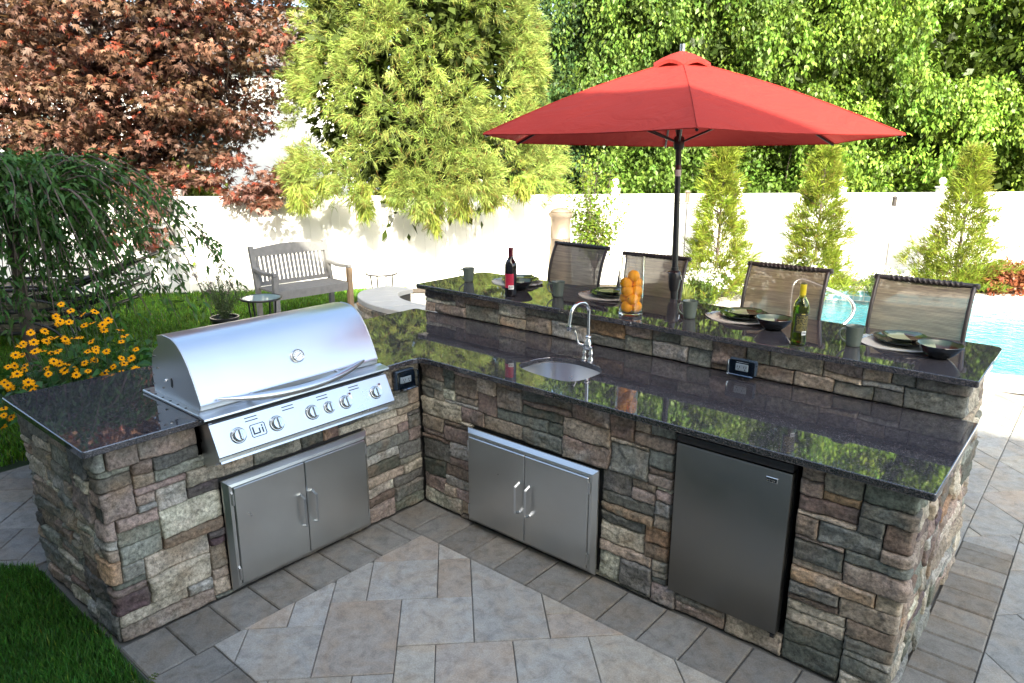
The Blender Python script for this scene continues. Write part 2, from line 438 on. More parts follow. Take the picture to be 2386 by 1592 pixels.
# ------------------------------------------------------------------ slabs with eased edges and holes
def offset_poly(P,d):
    n=len(P);o=[]
    for i in range(n):
        p=np.array(P[i],float);a=np.array(P[i-1],float);b=np.array(P[(i+1)%n],float)
        u=(p-a)/np.linalg.norm(p-a);v=(b-p)/np.linalg.norm(b-p)
        n1=np.array([u[1],-u[0]]);n2=np.array([v[1],-v[0]]);m_=n1+n2
        m_=m_/max(1e-6,(m_@m_))*2
        o.append(tuple(p+m_*d))
    return o   # d>0 grows a CCW outline
def roundc(P,radii,seg=5):
    out=[];n=len(P)
    for i in range(n):
        r=radii[i] if hasattr(radii,'__len__') else radii
        p=np.array(P[i],float)
        if r<=0: out.append(tuple(p));continue
        a=np.array(P[i-1],float)-p;b=np.array(P[(i+1)%n],float)-p
        a/=np.linalg.norm(a);b/=np.linalg.norm(b)
        for k in range(seg+1):
            t=k/seg; q=(1-t)**2*(p+a*r)+2*t*(1-t)*p+t*t*(p+b*r); out.append(tuple(q))
    return out
def slab(name,outline,holes,z0,z1,bev,mat,parent,rough_edge=0):
    mb=MB(); rings=[]
    prof=[(0,z0),(0,z1-bev),(-bev*.3,z1-bev*.3),(-bev,z1)]
    prof=[(-bev,z0),(-bev*.3,z0+bev*.3),(0,z0+bev)]+prof[1:]
    loops=[(outline,1)]+[(h,-1) for h in holes]
    tops=[];bots=[]
    for P,sg in loops:
        n=len(P);st=len(mb.v);V=[]
        for (d,z) in prof:
            Q=offset_poly(P,d*sg if sg==1 else -d)
            V+=[(q[0],q[1],z) for q in Q]
        F=[]
        for i in range(len(prof)-1):
            for k in range(n):
                k2=(k+1)%n; F.append((i*n+k,i*n+k2,(i+1)*n+k2,(i+1)*n+k))
        mb.add(V,F); tops.append([st+(len(prof)-1)*n+k for k in range(n)]); bots.append([st+k for k in range(n)])
    for S in (tops,bots):
        tri=tessellate_polygon([[Vector((mb.v[i][0],mb.v[i][1],0)) for i in s] for s in S]); flat=[i for s in S for i in s]
        mb.f+=[tuple(flat[i] for i in t) for t in tri]; mb.m+=[0]*len(tri)
    return mb.build(name,mat,parent,smooth=15)
# ------------------------------------------------------------------ the island
L1,L2,OV,HC,HB=2.61,-1.769,.045,.93,1.133
isl=thing('outdoor_kitchen',(1.0,.4,0),'L shaped stone veneered outdoor kitchen island with dark granite counters and raised bar','kitchen island')
th=.012    # stone face sits this far outside the core
pA=Path([(-.93,L2+th),(-th,L2+th),(-th,0)]); sA=pA.S[-1]; cA=.93-th
def gy(y): return cA+(y-(L2+th))      # grill wall: arc length of a y position
pB=Path([(0,th),(L1-th,th),(L1-th,1.36)])
segs=[(pA,.897,0,[(gy(-1.345),gy(-.305),.735,1.),(gy(-1.264),gy(-.43),.02,.597)]),
      (pB,.897,0,[(.402,1.270,.02,.590),(1.640,2.188,.098,1.)]),
      (Path([(-.83,.815+th),(L1-th,.815+th),(L1-th,1.35)]),.166,.934,[])]
V,Q,C=veneer(segs,5)
np_mesh('stone_veneer',V,Q,M['stone'],isl,C,smooth=True)
core=MB()
i_=.020
def cb_(x0,x1,y0,y1,z0=.004,z1=.8985): core.box(((x0+x1)/2,(y0+y1)/2,(z0+z1)/2),(x1-x0,y1-y0,z1-z0))
fx0=-th-i_; fy0=th+i_; fx1=L1-th-i_
cb_(-.93,fx0,L2+th+i_,-1.335); cb_(-.93,fx0,-.315,.80); cb_(-.93,fx0,-1.334,-.316,.004,.68); cb_(-.93,-.52,-1.334,-.316,.681,.8985)
cb_(fx0+.001,1.640,fy0,.10); cb_(fx0+.001,1.640,.101,.80,.004,.70); cb_(2.20,fx1,fy0,1.34); cb_(1.641,2.199,fy0,.80,.004,.090); cb_(-.83,2.199,.801,1.34); cb_(1.60,1.64,.101,.80,.701,.8985)
core.box((.885,1.09,1.016),(3.39,.48,.170))
core.build('wall_core',M['mortar'],isl)
# stone under the fridge opening's front is part of the veneer (its course below z .098)
xr=L1+OV
out=[(xr,-OV),(xr,.835),(-.95,.835),(-.95,L2-OV),(OV,L2-OV),(OV,-1.317),(-.47,-1.317),(-.47,-.333),(OV,-.333),(OV,-OV)]
rads=[.014,.01,.03,.02,.014,.003,.003,.003,.003,.075]
out=roundc(out,rads)
def catmull(P,k=5):
    o=[];n=len(P);P=[np.array(p,float) for p in P]
    for i in range(n):
        a,b,c,d=P[i-1],P[i],P[(i+1)%n],P[(i+2)%n]
        for t in np.arange(k)/k:
            o.append(tuple(.5*((2*b)+(c-a)*t+(2*a-5*b+4*c-d)*t*t+(3*b-a-3*c+d)*t**3)))
    return o
sinkP=[(.700,.150),(.914,.135),(.985,.19),(1.0,.30),(.992,.40),(.930,.465),(.80,.497),(.70,.49),(.625,.452),(.583,.38),(.568,.30),(.580,.205)]
hole=catmull(sinkP,4)
slab('countertop',out,[hole],.899,HC,.004,M['granite'],isl)
bar=roundc([(2.637,.765),(2.637,1.498),(-.873,1.498),(-.873,.765)],[.015,.06,.06,.02])
slab('bar_top',bar,[],1.1025,HB,.004,M['granite'],isl)
# sink basin
sk=MB(); n=len(hole); rp=[(.004,.898),(.004,.80),(.0,.775),(-.02,.757),(-.06,.750),(-.15,.746)]
V=[];F=[]
for d,z in rp:
    if d>-.1: P=offset_poly(hole,d)
    else: P=[(.78+(p[0]-.78)*.12,.31+(p[1]-.31)*.12) for p in hole]
    V+=[(p[0],p[1],z) for p in P]
for i in range(len(rp)-1):
    for k in range(n): F.append((i*n+k,i*n+(k+1)%n,(i+1)*n+(k+1)%n,(i+1)*n+k))
F.append(tuple((len(rp)-1)*n+k for k in range(n)))
sk.add(V,F); sink=sk.build('sink',M['steel'],isl,smooth=60)
dr=MB().lathe([(.0,.751),(.040,.751),(.042,.754),(.030,.757),(.0,.7575)],24,(.78,.31,0),cap=False); dr.build('drain',M['chrome'],sink,smooth=30)
# faucet
fx,fy=.802,.545
f=MB()
for s in (-1,1): f.lathe([(.0,.930),(.019,.930),(.019,.936),(.014,.942),(.012,.955),(.016,.962),(.016,.972),(.011,.980),(.011,1.0),(.0,1.0)],20,(fx+s*.021,fy,0),cap=False)
f.tube([(fx-.03,fy,.998),(fx,fy,1.004),(fx+.03,fy,.998)],[.014,.022,.014],14)
f.lathe([(.0,.99),(.020,.995),(.026,1.010),(.025,1.026),(.018,1.040),(.014,1.05),(.019,1.056),(.019,1.064),(.012,1.072),(.0,1.072)],24,(fx,fy,0),cap=False)
fa=f.build('faucet',M['chrome'],isl,smooth=50)
sp=[(fx,fy,1.06),(fx,fy,1.15),(fx,fy,1.20)]+[(fx-.010*(1-math.cos(a)),fy-.072+.072*math.cos(a),1.20+.066*math.sin(a)) for a in np.linspace(.15,PI*.98,16)]+[(fx-.022,fy-.150,1.165),(fx-.023,fy-.153,1.150)]
MB().tube(sp,.0105,14).build('spout',M['chrome'],fa,smooth=50)
tp=Vector((fx-.023,fy-.153,1.150))
MB().lathe([(.0,.0),(.019,.0),(.019,-.006),(.014,-.012),(.0125,-.03)][::-1]+[(.0,.002)],20,(tp.x,tp.y,tp.z+.0),mat=None,cap=False).build('nozzle',M['chrome'],fa,smooth=40)
MB().tube([(fx-.022,fy-.01,1.012),(fx-.048,fy-.022,1.018),(fx-.058,fy-.028,1.045),(fx-.060,fy-.03,1.075),(fx-.070,fy-.036,1.092)],[.009,.008,.006,.006,.009],12).build('lever',M['chrome'],fa,smooth=50)
# access doors
def door_unit(O,ax,W_,Hd,left_dark=False):
    """O: lower-left corner on wall face, ax: unit vector to the right seen from the front, front = (ax.y,-ax.x)"""
    ax=Vector(ax); nr=Vector((ax.y,-ax.x,0)); O=Vector(O)
    def fr(mb,polys): return mb
    T=Matrix(((ax.x,nr.x,0,O.x),(ax.y,nr.y,0,O.y),(0,0,1,O.z),(0,0,0,1)))   # local (along, out, up)
    def blk(mb,a0,a1,o0,o1,z0,z1,b=.002,mi=0):
        bm=MB().box(((a0+a1)/2,(o0+o1)/2,(z0+z1)/2),(a1-a0,o1-o0,z1-z0),bev=b)
        return mb.add([T@Vector(v) for v in bm.v],bm.f,mi)
    fw_=.034
    # frame: flat flange with a raised, bevelled inner lip
    mb=MB()
    rings=[(0,.000),(0,.010),(.006,.016),(.020,.030),(fw_,.034),(fw_,.006)]
    V=[];F=[]
    for (i,o) in rings: V+=[T@Vector(p) for p in ((i,o,i),(W_-i,o,i),(W_-i,o,Hd-i),(i,o,Hd-i))]
    for r_ in range(len(rings)-1):
        for k in range(4): F.append((r_*4+k,r_*4+(k+1)%4,(r_+1)*4+(k+1)%4,(r_+1)*4+k))
    mb.add(V,F); mb.add([V[20],V[21],V[22],V[23]],[(0,1,2,3)])
    fo=mb.build('door_frame',M['steel_door'],isl)
    dw=(W_-2*fw_)/2
    for s in (0,1):
        a0=fw_+.002+s*dw; a1=fw_+(s+1)*dw-.002
        d=MB(); blk(d,a0,a1,.012,.045,fw_+.002,Hd-fw_-.002,.003)
        do=d.build('cabinet_door',M['steel_door'],isl,smooth=35)
        hx=a1-.032 if s==0 else a0+.032
        zc=Hd*.50; hh=.085
        h=MB()
        pts=[(hx,.046,zc-hh),(hx,.080,zc-hh+.012),(hx,.080,zc+hh-.012),(hx,.046,zc+hh)]
        for p,q in zip(pts[:-1],pts[1:]):
            P=[Vector(p),Vector(q)]; dd=(P[1]-P[0]).normalized()
            h.tube([T@(P[0]-dd*.003),T@(P[1]+dd*.003)],.0075,4)
        h.build('handle',M['steel'],do)
        xh=fw_-.004 if s==0 else W_-fw_+.004
        for zz in (.16,.84):
            g=MB(); v0=T@Vector((xh,.040,Hd*zz-.03)); v1=T@Vector((xh,.040,Hd*zz+.03)); g.tube([v0,v1],.006,10)
            g.build('hinge',M['steel'],do,smooth=40)
door_unit((.012,-1.262,.022),(0,1,0),.832,.572)
door_unit((.402,-.012,.022),(1,0,0),.866,.565)
# outlets under clear in-use covers
def outlet(c,ax,W_=.135,Hd=.085):
    ax=Vector(ax); nr=Vector((ax.y,-ax.x,0)); c=Vector(c)
    T=Matrix(((ax.x,nr.x,0,c.x),(ax.y,nr.y,0,c.y),(0,0,1,c.z),(0,0,0,1)))
    def B(mb,o,d,b=.004,mi=0):
        q=MB().box(o,d,bev=b); mb.add([T@Vector(v) for v in q.v],q.f,mi)
    a=MB(); B(a,(0,.014,0),(W_,.028,Hd),.006)
    bx=a.build('outlet_box',M['outletbox'],isl)
    r_=MB(); B(r_,(0,.031,0),(.066,.006,.036),.003); 
    r_.build('receptacle',M['white'],bx)
    s_=MB()
    for sx in (-.017,.017):
        for dx in (-.006,.006): B(s_,(sx+dx,.0345,.003),(.0022,.002,.010),0)
        B(s_,(sx,.0345,-.009),(.005,.002,.005),0)
    s_.build('slots',M['black'],bx)
    cv=MB(); B(cv,(0,.052,0),(W_*.98,.046,Hd*.98),.012); cv.build('cover',M['smoke'],bx,smooth=40)
M['outletbox']=plain('grey_blue_box',(.035,.055,.085),.3)
M['smoke']=glass_mat('smoked_cover',(.30,.36,.42),.08,1.15)
outlet((1.609,.803,.990),(1,0,0),.142,.082)
outlet((.012,-.150,.822),(0,1,0),.135,.110)
# ------------------------------------------------------------------ grill
g=thing('built_in_grill',(-.2,-.82,.93),'large stainless steel built-in gas grill with closed curved hood and six knobs','grill')
y0,y1=-1.318,-.332
hp=[(-.335,1.13),(-.335,1.242),(-.27,1.252),(-.205,1.250),(-.155,1.236),(-.112,1.208),(-.075,1.168),(-.042,1.120),(-.014,1.068),(.010,1.018),(.026,.982)]
def dense(P,k=4):
    P=[np.array(p) for p in P];o=[]
    for i in range(len(P)-1):
        a=P[max(i-1,0)];b=P[i];c=P[i+1];d=P[min(i+2,len(P)-1)]
        for t in np.arange(k)/k: o.append(tuple(.5*((2*b)+(c-a)*t+(2*a-5*b+4*c-d)*t*t+(3*b-a-3*c+d)*t**3)))
    o.append(tuple(P[-1])); return o
curve=dense(hp[2:],4)
shell=[hp[0],hp[1]]+curve+[(.0285,.980),(.020,.976),(.020,.952)]
lower=[(.0,.950),(-.085,.966),(-.21,1.0),(-.30,1.045)]
mb=MB(); mb.prism(shell+lower,'y',y0,y1)
hood=mb.build('hood',M['hood'],g,smooth=30)
for y in (y0-.001,y1+.001):   # thin rolled side rims of the hood
    MB().tube([(x-.001,y,z) for x,z in shell[2:]],.0035,8).build('rim',M['steel'],hood,smooth=50)
mb=MB(); mb.prism([(-.445,.946),(-.445,1.06),(-.432,1.115),(-.405,1.155),(-.36,1.182),(-.30,1.178),(-.25,1.06),(.0,.955),(.0,.946)],'y',y0+.006,y1-.006)
mb.build('rear_housing',M['hood'],g,smooth=30)
for (x,z) in [(-.436,1.07),(-.436,1.03),(-.438,.985),(-.40,1.13),(-.38,1.075),(-.34,.985)]:
    MB().lathe([(0,-.004),(.0045,-.004),(.0045,.004),(0,.004)],10,(x,y0+.004,z),mat=Matrix.Rotation(PI/2,3,'X'),cap=False).build('screw',M['steel_dark'],g,smooth=40)
mb=MB(); mb.lathe([(0,-.006),(.007,-.006),(.008,.0),(.006,.005),(0,.006)],14,(-.285,y0-.004,1.035),mat=Matrix.Rotation(PI/2,3,'X'),cap=False); mb.build('pivot_bolt',M['chrome'],g,smooth=40)
mb=MB(); mb.prism([(-.248,1.012),(-.234,1.008),(-.226,1.02),(-.224,1.045),(-.232,1.056),(-.244,1.05)],'y',y0-.0012,y0+.02); mb.build('notch',M['black'],g)
# deck flange and front lip
fl=MB()
fl.box((-.235,-.825,.9385),(.56,1.035,.014),bev=.003)
fl.prism([(.045,.9455),(.028,.952),(.028,.940),(.045,.930)],'y',-1.335,-.315)
fl.prism([(.045,.9455),(.092,.938),(.094,.930),(.088,.928),(.045,.9325)],'y',-1.342,-.308)
for i in range(5): pass
fl.build('flange',M['steel'],g,smooth=20)
for i in range(6): MB().lathe([(0,0),(.006,0),(.006,.0015),(0,.0018)],12,(-.47+.075*i,-1.331,.9455),cap=False).build('flange_hole',M['black'],g)
mb=MB(); mb.box((.035,-.825,.915),(.075,.985,.022)); mb.build('gap_shadow_bar',M['black'],g)
# control panel, leaning outwards to the bottom
px0,pz0,px1,pz1=.080,.906,.150,.766
cp=MB(); cp.prism([(px0,pz0),(px0+.004,pz0-.002),(px1+.002,pz1+.004),(px1,pz1),(px1-.012,pz1-.004),(.03,.80),(.03,.905)],'y',-1.322,-.328)
panel=cp.build('control_panel',M['steel'],g,smooth=20)
for ya_ in (-1.318,-.348): MB().prism([(-.02,.899),(.072,.908),(.138,.766),(.100,.718),(.02,.690),(-.02,.690)],'y',ya_,ya_+.016).build('side_panel',M['steel'],g)
tr=MB(); tr.prism([(.148,.763),(.150,.750),(.128,.738),(.122,.745),(.136,.757)],'y',-1.322,-.328)
tr.prism([(-.02,.70),(.118,.733),(.122,.724),(-.02,.691)],'y',-1.301,-.349); tr.build('grease_tray',M['steel'],g)
# frame of the panel face
pn=Vector((pz0-pz1,0,px1-px0)).normalized()      # outward
pu=Vector((px0-px1,0,pz0-pz1)).normalized()      # up along the face
def pp(y,t,o=0):        # t 0 bottom .. 1 top
    b=Vector((px1+.002,y,pz1+.004)); e=Vector((px0+.004,y,pz0-.002)); return b+(e-b)*t+pn*o
def facem():
    return Matrix(((0,pu.x,pn.x),(1,pu.y,pn.y),(0,pu.z,pn.z)))
FM=facem()
knobp=[(0,0),(.036,0),(.037,.003),(.033,.006),(.031,.006),(.0305,.005),(.030,.006),(.029,.010),(.0275,.022),(.0255,.025),(0,.026)]
for y,t,s,col in [(-1.209,.47,1,0),(-1.015,.47,1,0),(-.820,.47,1,0),(-.722,.46,.84,0),(-.622,.46,.95,1),(-.428,.47,.95,2)]:
    k=MB(); k.lathe([(r*s,z*s) for r,z in knobp],32,pp(y,t),mat=FM,cap=False)
    kn=k.build('knob',M['chrome'],panel,smooth=35)
    b=MB().box((0,0,.027*s),(.013*s,.052*s,.012*s),bev=.004); q=MB(); q.add([pp(y,t)+FM@Vector(v) for v in b.v],b.f); q.build('grip',M['chrome'],kn,smooth=35)
    b=MB().lathe([(.0,.0),(.0325*s,.0),(.0325*s,.0065*s),(.0,.0065*s)],24,mat=None,cap=False)
    if col:
        b=MB().box((.036,.022,.0015),(.018,.030,.003)); q=MB(); q.add([pp(y,t)+FM@Vector(v) for v in b.v],b.f); q.build('igniter_plate',M['white'],kn)
        b=MB().box((.036,.036,.004),(.010,.010,.005)); q=MB(); q.add([pp(y,t)+FM@Vector(v) for v in b.v],b.f); q.build('red_button',M['redcap'],kn)
for y in (-1.128,-.937,-.743,-.549):
    for dt in (.80,.90):
        sl_=MB(); b=MB().box((0,0,.0),(.062,.0045,.0012)); sl_.add([pp(y,dt)+FM@Vector(v) for v in b.v],b.f); sl_.build('vent_slot',M['black'],panel)
lg=MB()   # badge: rounded outline box and two letters
def strokes(S,y,t,sc_,o=.0012):
    for (a,b,wd) in S:
        A=Vector(a)*sc_;B_=Vector(b)*sc_;d=(B_-A);ln=d.length;ang=math.atan2(d.y,d.x)
        q=MB().box(((A.x+B_.x)/2,(A.y+B_.y)/2,o/2),(ln+wd*sc_,wd*sc_,o),rz=ang); lg.add([pp(y,t)+FM@Vector(v) for v in q.v],q.f)
K=.038
strokes([((-.8,.75),(.8,.75),.09),((-.8,-.75),(.8,-.75),.09),((-.95,-.6),(-.95,.6),.09),((.95,-.6),(.95,.6),.09),
         ((-.95,.6),(-.8,.75),.09),((.95,.6),(.8,.75),.09),((-.95,-.6),(-.8,-.75),.09),((.95,-.6),(.8,-.75),.09),
         ((-.62,.40),(-.62,-.30),.17),((-.62,-.38),(.12,-.38),.17),((.16,-.30),(.16,.12),.17),((-.40,.42),(-.10,.42),.0001),
         ((.58,-.38),(.58,.12),.17),((.58,.40),(.58,.44),.17)],-1.111,.46,K)
lg.build('badge',M['black'],panel)
# handle
ys=np.linspace(-1.245,-.432,26); c=MB(); q=(ys-ys.mean())/(ys[-1]-ys[0])*2
c.tube([(.040+.075*(1-abs(a)**2.2),y,.996-.030*(1-a*a)) for a,y in zip(q,ys)],[.006+.0145*(1-abs(a)**3) for a in q],14,upv=(1,0,0))
c.build('handle',M['steel'],hood,smooth=60)
for yy in (-1.08,-.60): MB().tube([(.02,yy,.975),(.075,yy,.968)],.009,12).build('handle_post',M['steel'],hood,smooth=60)
# thermometer
def hoodpt(z):
    P=shell
    for a,b in zip(P[:-1],P[1:]):
        if a[0]>-.25 and (a[1]-z)*(b[1]-z)<=0 and a[1]!=b[1]:
            t=(z-a[1])/(b[1]-a[1]); n_=Vector((a[1]-b[1],0,b[0]-a[0])).normalized(); return Vector((a[0]+(b[0]-a[0])*t,0,z)),n_
p_,n_=hoodpt(1.085); p_.y=-.79
Z=n_; X=Vector((0,1,0)); Y=Z.cross(X); TM=Matrix((X,Y,Z)).transposed()
c=MB().lathe([(0,-.004),(.031,-.004),(.033,.004),(.033,.014),(.030,.017),(.027,.015)],32,p_,mat=TM,cap=False); th_=c.build('thermometer',M['chrome'],hood,smooth=40)
c=MB().lathe([(0,.0135),(.0275,.0135),(.0275,.0145),(0,.0145)],32,p_,mat=TM,cap=False); c.build('dial',M['white'],th_)
c=MB()
b=MB().box((.004,.002,.0155),(.026,.0022,.0008),rz=.5); c.add([p_+TM@Vector(v) for v in b.v],b.f)
for k in range(9):
    a=-.6+k*(PI+1.2)/8; b=MB().box((.0215*math.cos(a),.0215*math.sin(a),.0155),(.005,.0016,.0008),rz=a); c.add([p_+TM@Vector(v) for v in b.v],b.f)
c.build('needle_marks',M['black'],th_)
# ------------------------------------------------------------------ fridge
fr=thing('compact_fridge',(1.91,.3,.1),'compact fridge with dark stainless door set into the stone under the counter','fridge')
mb=MB().box((1.912,.31,.487),(.50,.52,.755),bev=.004); mb.build('cabinet',M['black'],fr)
mb=MB().box((1.912,.010,.475),(.506,.05,.735),bev=.010); fd=mb.build('door',M['steel_dark'],fr,smooth=40)
mb=MB().box((1.912,.014,.865),(.506,.06,.036),bev=.006); mb.build('door_trim',M['black'],fd,smooth=40)
mb=MB().box((2.085,-.0165,.795),(.048,.004,.024),bev=.0015); bd=mb.build('badge',M['chrome'],fd)
mb=MB().box((2.085,-.0192,.795),(.040,.002,.014)); mb.build('badge_plate',M['black'],bd)
mb=MB()
for i,wd in enumerate((.007,.006,.003,.006,.006)): mb.box((2.071+i*.0068,-.0206,.795),(wd*.7,.0012,.006))
mb.build('badge_letters',M['chrome'],bd)
mb=MB().box((2.150,-.005,.100),(.018,.02,.016)); mb.build('hinge',M['black'],fr)
for x in (1.70,2.13):
    MB().lathe([(0,.093),(.014,.093),(.016,.10),(.010,.115),(0,.115)],14,(x,.02,0),cap=False).build('foot',M['black'],fr)
# ------------------------------------------------------------------ tableware (built at the origin, then placed)
WORLD_BUILD[0]=False
def mug():
    t=thing('mug',(0,0,0),'x','mug','green mugs along the bar')
    pr_=[(0,0),(.030,0),(.033,.003),(.0345,.012),(.038,.045),(.043,.092),(.0455,.101),(.0445,.102),(.042,.100),(.040,.085),(.035,.03),(.030,.008),(0,.007)]
    mb=MB().lathe(pr_,36,cap=False); mb.build('body',M['ceramic'],t,smooth=50)
    mb=MB().tube([(-.040,0,.086),(-.058,0,.088),(-.070,0,.078),(-.071,0,.060),(-.062,0,.040),(-.046,0,.026),(-.034,0,.020)],[.006,.0055,.005,.005,.005,.0055,.006],12)
    mb.build('handle',M['ceramic'],t,smooth=60); return t
mug0=mug()
ML=['green mug at the far left end of the bar, left of the red wine bottle','green mug between the red wine bottle and the glass vase of oranges','green mug beside the black umbrella pole, right of the orange vase','green mug right of the green wine bottle, nearest the camera']
hd=[.7+PI*.0,.9,.75,.5]
for i,(x,y,a) in enumerate([(-.648,1.095,.75),(.194,1.073,.80),(1.153,1.063,.85),(2.059,1.029,.70)]):
    o=mug0 if i==0 else copy_tree(mug0); place(o,(x,y,HB+.0005),a-.10); o['label']=ML[i]
def squareish(R,z,n=48,p=2.6):
    o=[]
    for k in range(n):
        a=2*PI*k/n; c_,s_=math.cos(a),math.sin(a); r=R/((abs(c_)**p+abs(s_)**p)**(1/p)); o.append((r*c_,r*s_,z))
    return o
def sq_lathe(mb,prof,p=2.6,mi=0,n=48):
    V=[];F=[]
    for (r,z) in prof: V+=squareish(max(r,.0005),z,n,p)
    for i in range(len(prof)-1):
        for k in range(n): F.append((i*n+k,i*n+(k+1)%n,(i+1)*n+(k+1)%n,(i+1)*n+k))
    return mb.add(V,F,mi)
def glaze(name):
    t=NT(name); tc=t.n('ShaderNodeTexCoord'); mp=t.n('ShaderNodeMapping'); t.l(tc.outputs['Object'],mp.inputs[0])
    sx=t.n('ShaderNodeSeparateXYZ'); t.l(mp.outputs[0],sx.inputs[0])
    ln=t.n('ShaderNodeVectorMath',operation='LENGTH'); cm=t.n('ShaderNodeCombineXYZ'); t.l(sx.outputs[0],cm.inputs[0]); t.l(sx.outputs[1],cm.inputs[1]); t.l(cm.outputs[0],ln.inputs[0])
    nz=t.noise(18,mp.outputs[0],4)
    ad=t.n('ShaderNodeMath',operation='MULTIPLY_ADD'); t.l(nz,ad.inputs[0]); ad.inputs[1].default_value=.02; t.l(ln.outputs['Value'],ad.inputs[2])
    wv=t.n('ShaderNodeMath',operation='GREATER_THAN'); t.l(sx.outputs[0],wv.inputs[0]); wv.inputs[1].default_value=.018
    cr=t.mix(nz,(.34,.33,.19),(.22,.25,.14)); dk=(.045,.022,.014)
    inner=t.ramp(ad.outputs[0],[(.086,1),(.094,0)])
    c=t.mix(inner,(.050,.075,.040),t.mix(wv.outputs[0],cr,dk)); 
    return t.done(t.pbsdf(c,.08,0))
M['glaze']=glaze('plate_glaze')
def plates():
    a=thing('dinner_plate',(0,0,0),'x','plate','large plates of the place settings')
    mb=MB(); sq_lathe(mb,[(.0,.004),(.078,.004),(.083,.0),(.090,.002),(.128,.017),(.1375,.021),(.137,.0235),(.127,.0215),(.095,.0085),(.085,.0075),(.0,.0075)]); mb.build('rim_body',M['ceramic_black'],a,smooth=50)
    mb=MB(); sq_lathe(mb,[(.126,.0222),(.095,.0093),(.085,.0084),(.0,.0083)]); mb.build('glazed_well',M['glaze'],a,smooth=50)
    b=thing('salad_plate',(0,0,0),'x','plate','small plates of the place settings')
    mb=MB(); sq_lathe(mb,[(.0,.003),(.055,.003),(.060,.0),(.066,.002),(.095,.015),(.103,.019),(.1025,.0212),(.095,.0195),(.068,.008),(.06,.0065),(.0,.0065)]); mb.build('rim_body',M['ceramic_black'],b,smooth=50)
    mb=MB(); sq_lathe(mb,[(.0945,.0202),(.068,.0088),(.06,.0073),(.0,.0072)]); mb.build('glazed_well',M['glaze'],b,smooth=50)
    return a,b
dp,sp_=plates()
def bowl():
    a=thing('bowl',(0,0,0),'x','bowl','black cereal bowls on the bar')
    mb=MB(); sq_lathe(mb,[(.0,.004),(.030,.004),(.034,.0),(.040,.002),(.065,.022),(.088,.052),(.0955,.065),(.0945,.067),(.091,.065)],2.3); mb.build('outer_shell',M['ceramic_black'],a,smooth=50)
    mb=MB(); sq_lathe(mb,[(.0935,.0665),(.085,.052),(.062,.026),(.036,.009),(.0,.007)],2.3); mb.build('inner_glaze',M['glaze'],a,smooth=50)
    return a
bw=bowl()
def napkin():
    a=thing('napkin',(0,0,0),'x','napkin','beige napkins under the plates')
    n=26; X,Y=np.meshgrid(np.linspace(-.20,.20,n*2),np.linspace(-.16,.16,n))
    # leaf-like folded shape
    hw=.165*np.clip(1-(np.abs(X)/.215)**2.0,0,1)**.62
    Yb=Y/.16*hw
    Z=.004+.010*(np.clip(np.abs(X)/.2,0,1))**2*np.abs(np.sin(X*21+1))+.003*np.sin(Y*40+X*15)
    Z=np.maximum(Z,.0025)
    V=np.stack([X,Yb,Z],-1).reshape(-1,3); R_,C_=X.shape; idx=np.arange(R_*C_).reshape(R_,C_)
    Q=np.stack([idx[:-1,:-1],idx[:-1,1:],idx[1:,1:],idx[1:,:-1]],-1).reshape(-1,4)
    Vb=V.copy(); Vb[:,2]-=.0022; n0=len(V)
    bd=list(idx[0,:])+list(idx[1:,-1])+list(idx[-1,-2::-1])+list(idx[-2:0:-1,0])
    side=np.array([(bd[i],bd[(i+1)%len(bd)],bd[(i+1)%len(bd)]+n0,bd[i]+n0) for i in range(len(bd))])
    np_mesh('cloth',np.concatenate([V,Vb]),np.concatenate([Q,Q[:,::-1]+n0,side]),M['tan_cloth'],a,smooth=True)
    return a
nk=napkin()
def fork(kind):
    a=thing(kind,(0,0,0),'x',kind,'forks lying on the napkins' if kind=='fork' else 'knives lying on the napkins')
    mb=MB(); mb.tube([(-.095,0,.004),(-.03,0,.006),(.02,0,.005)],[.006,.0028,.003],8,flat=.5)
    mb.build('grip',M['chrome'],a,smooth=50); h=MB()
    if kind=='fork':
        h.box((.034,0,.006),(.03,.022,.002),bev=.0006)
        for k in range(4): h.box((.066,-.0088+k*.0059,.0075),(.036,.0026,.002))
    else: h.prism([(.02,-.006),(.10,-.008),(.115,.002),(.105,.008),(.02,.006)],'z',.004,.006)
    h.build('head' if kind=='fork' else 'blade',M['chrome'],a); return a
fk=fork('fork');kf=fork('knife')
# place settings: centre of plates, rotation
sets=[(-.33,1.30,.12,'behind the red wine bottle'),(.45,1.30,.06,'half hidden behind the glass vase of oranges'),(1.395,1.255,.05,'left of the middle chair with the sunlit top'),(2.235,1.23,.0,'in front of the rightmost chair')]
for i,(x,y,a,wh) in enumerate(sets):
    o=nk if i==0 else copy_tree(nk); place(o,(x-.01,y-.015,HB+.0005),a-.12); o['label']='beige folded napkin on the granite bar '+wh
    o=dp if i==0 else copy_tree(dp); place(o,(x+.01,y,HB+.0075),a+.5); o['label']='large black rimmed dinner plate '+wh
    o=sp_ if i==0 else copy_tree(sp_); place(o,(x+.01,y,HB+.0260),a+.5); o['label']='small glazed plate '+wh
    o=fk if i==0 else copy_tree(fk); place(o,(x-.150,y+.02,HB+.014),a+1.35); o['label']='steel fork on the napkin '+wh
    o=kf if i==0 else copy_tree(kf); place(o,(x-.172,y+.005,HB+.012),a+1.35); o['label']='steel knife on the napkin '+wh
for i,(x,y,l) in enumerate([(-.155,1.085,'black bowl half hidden behind the red wine bottle'),(1.628,1.105,'black bowl left of the green wine bottle, by the third place setting'),(2.428,1.068,'black bowl at the right end of the bar, nearest the camera')]):
    o=bw if i==0 else copy_tree(bw); place(o,(x,y,HB+.0005),.45+i*.1); o['label']=l
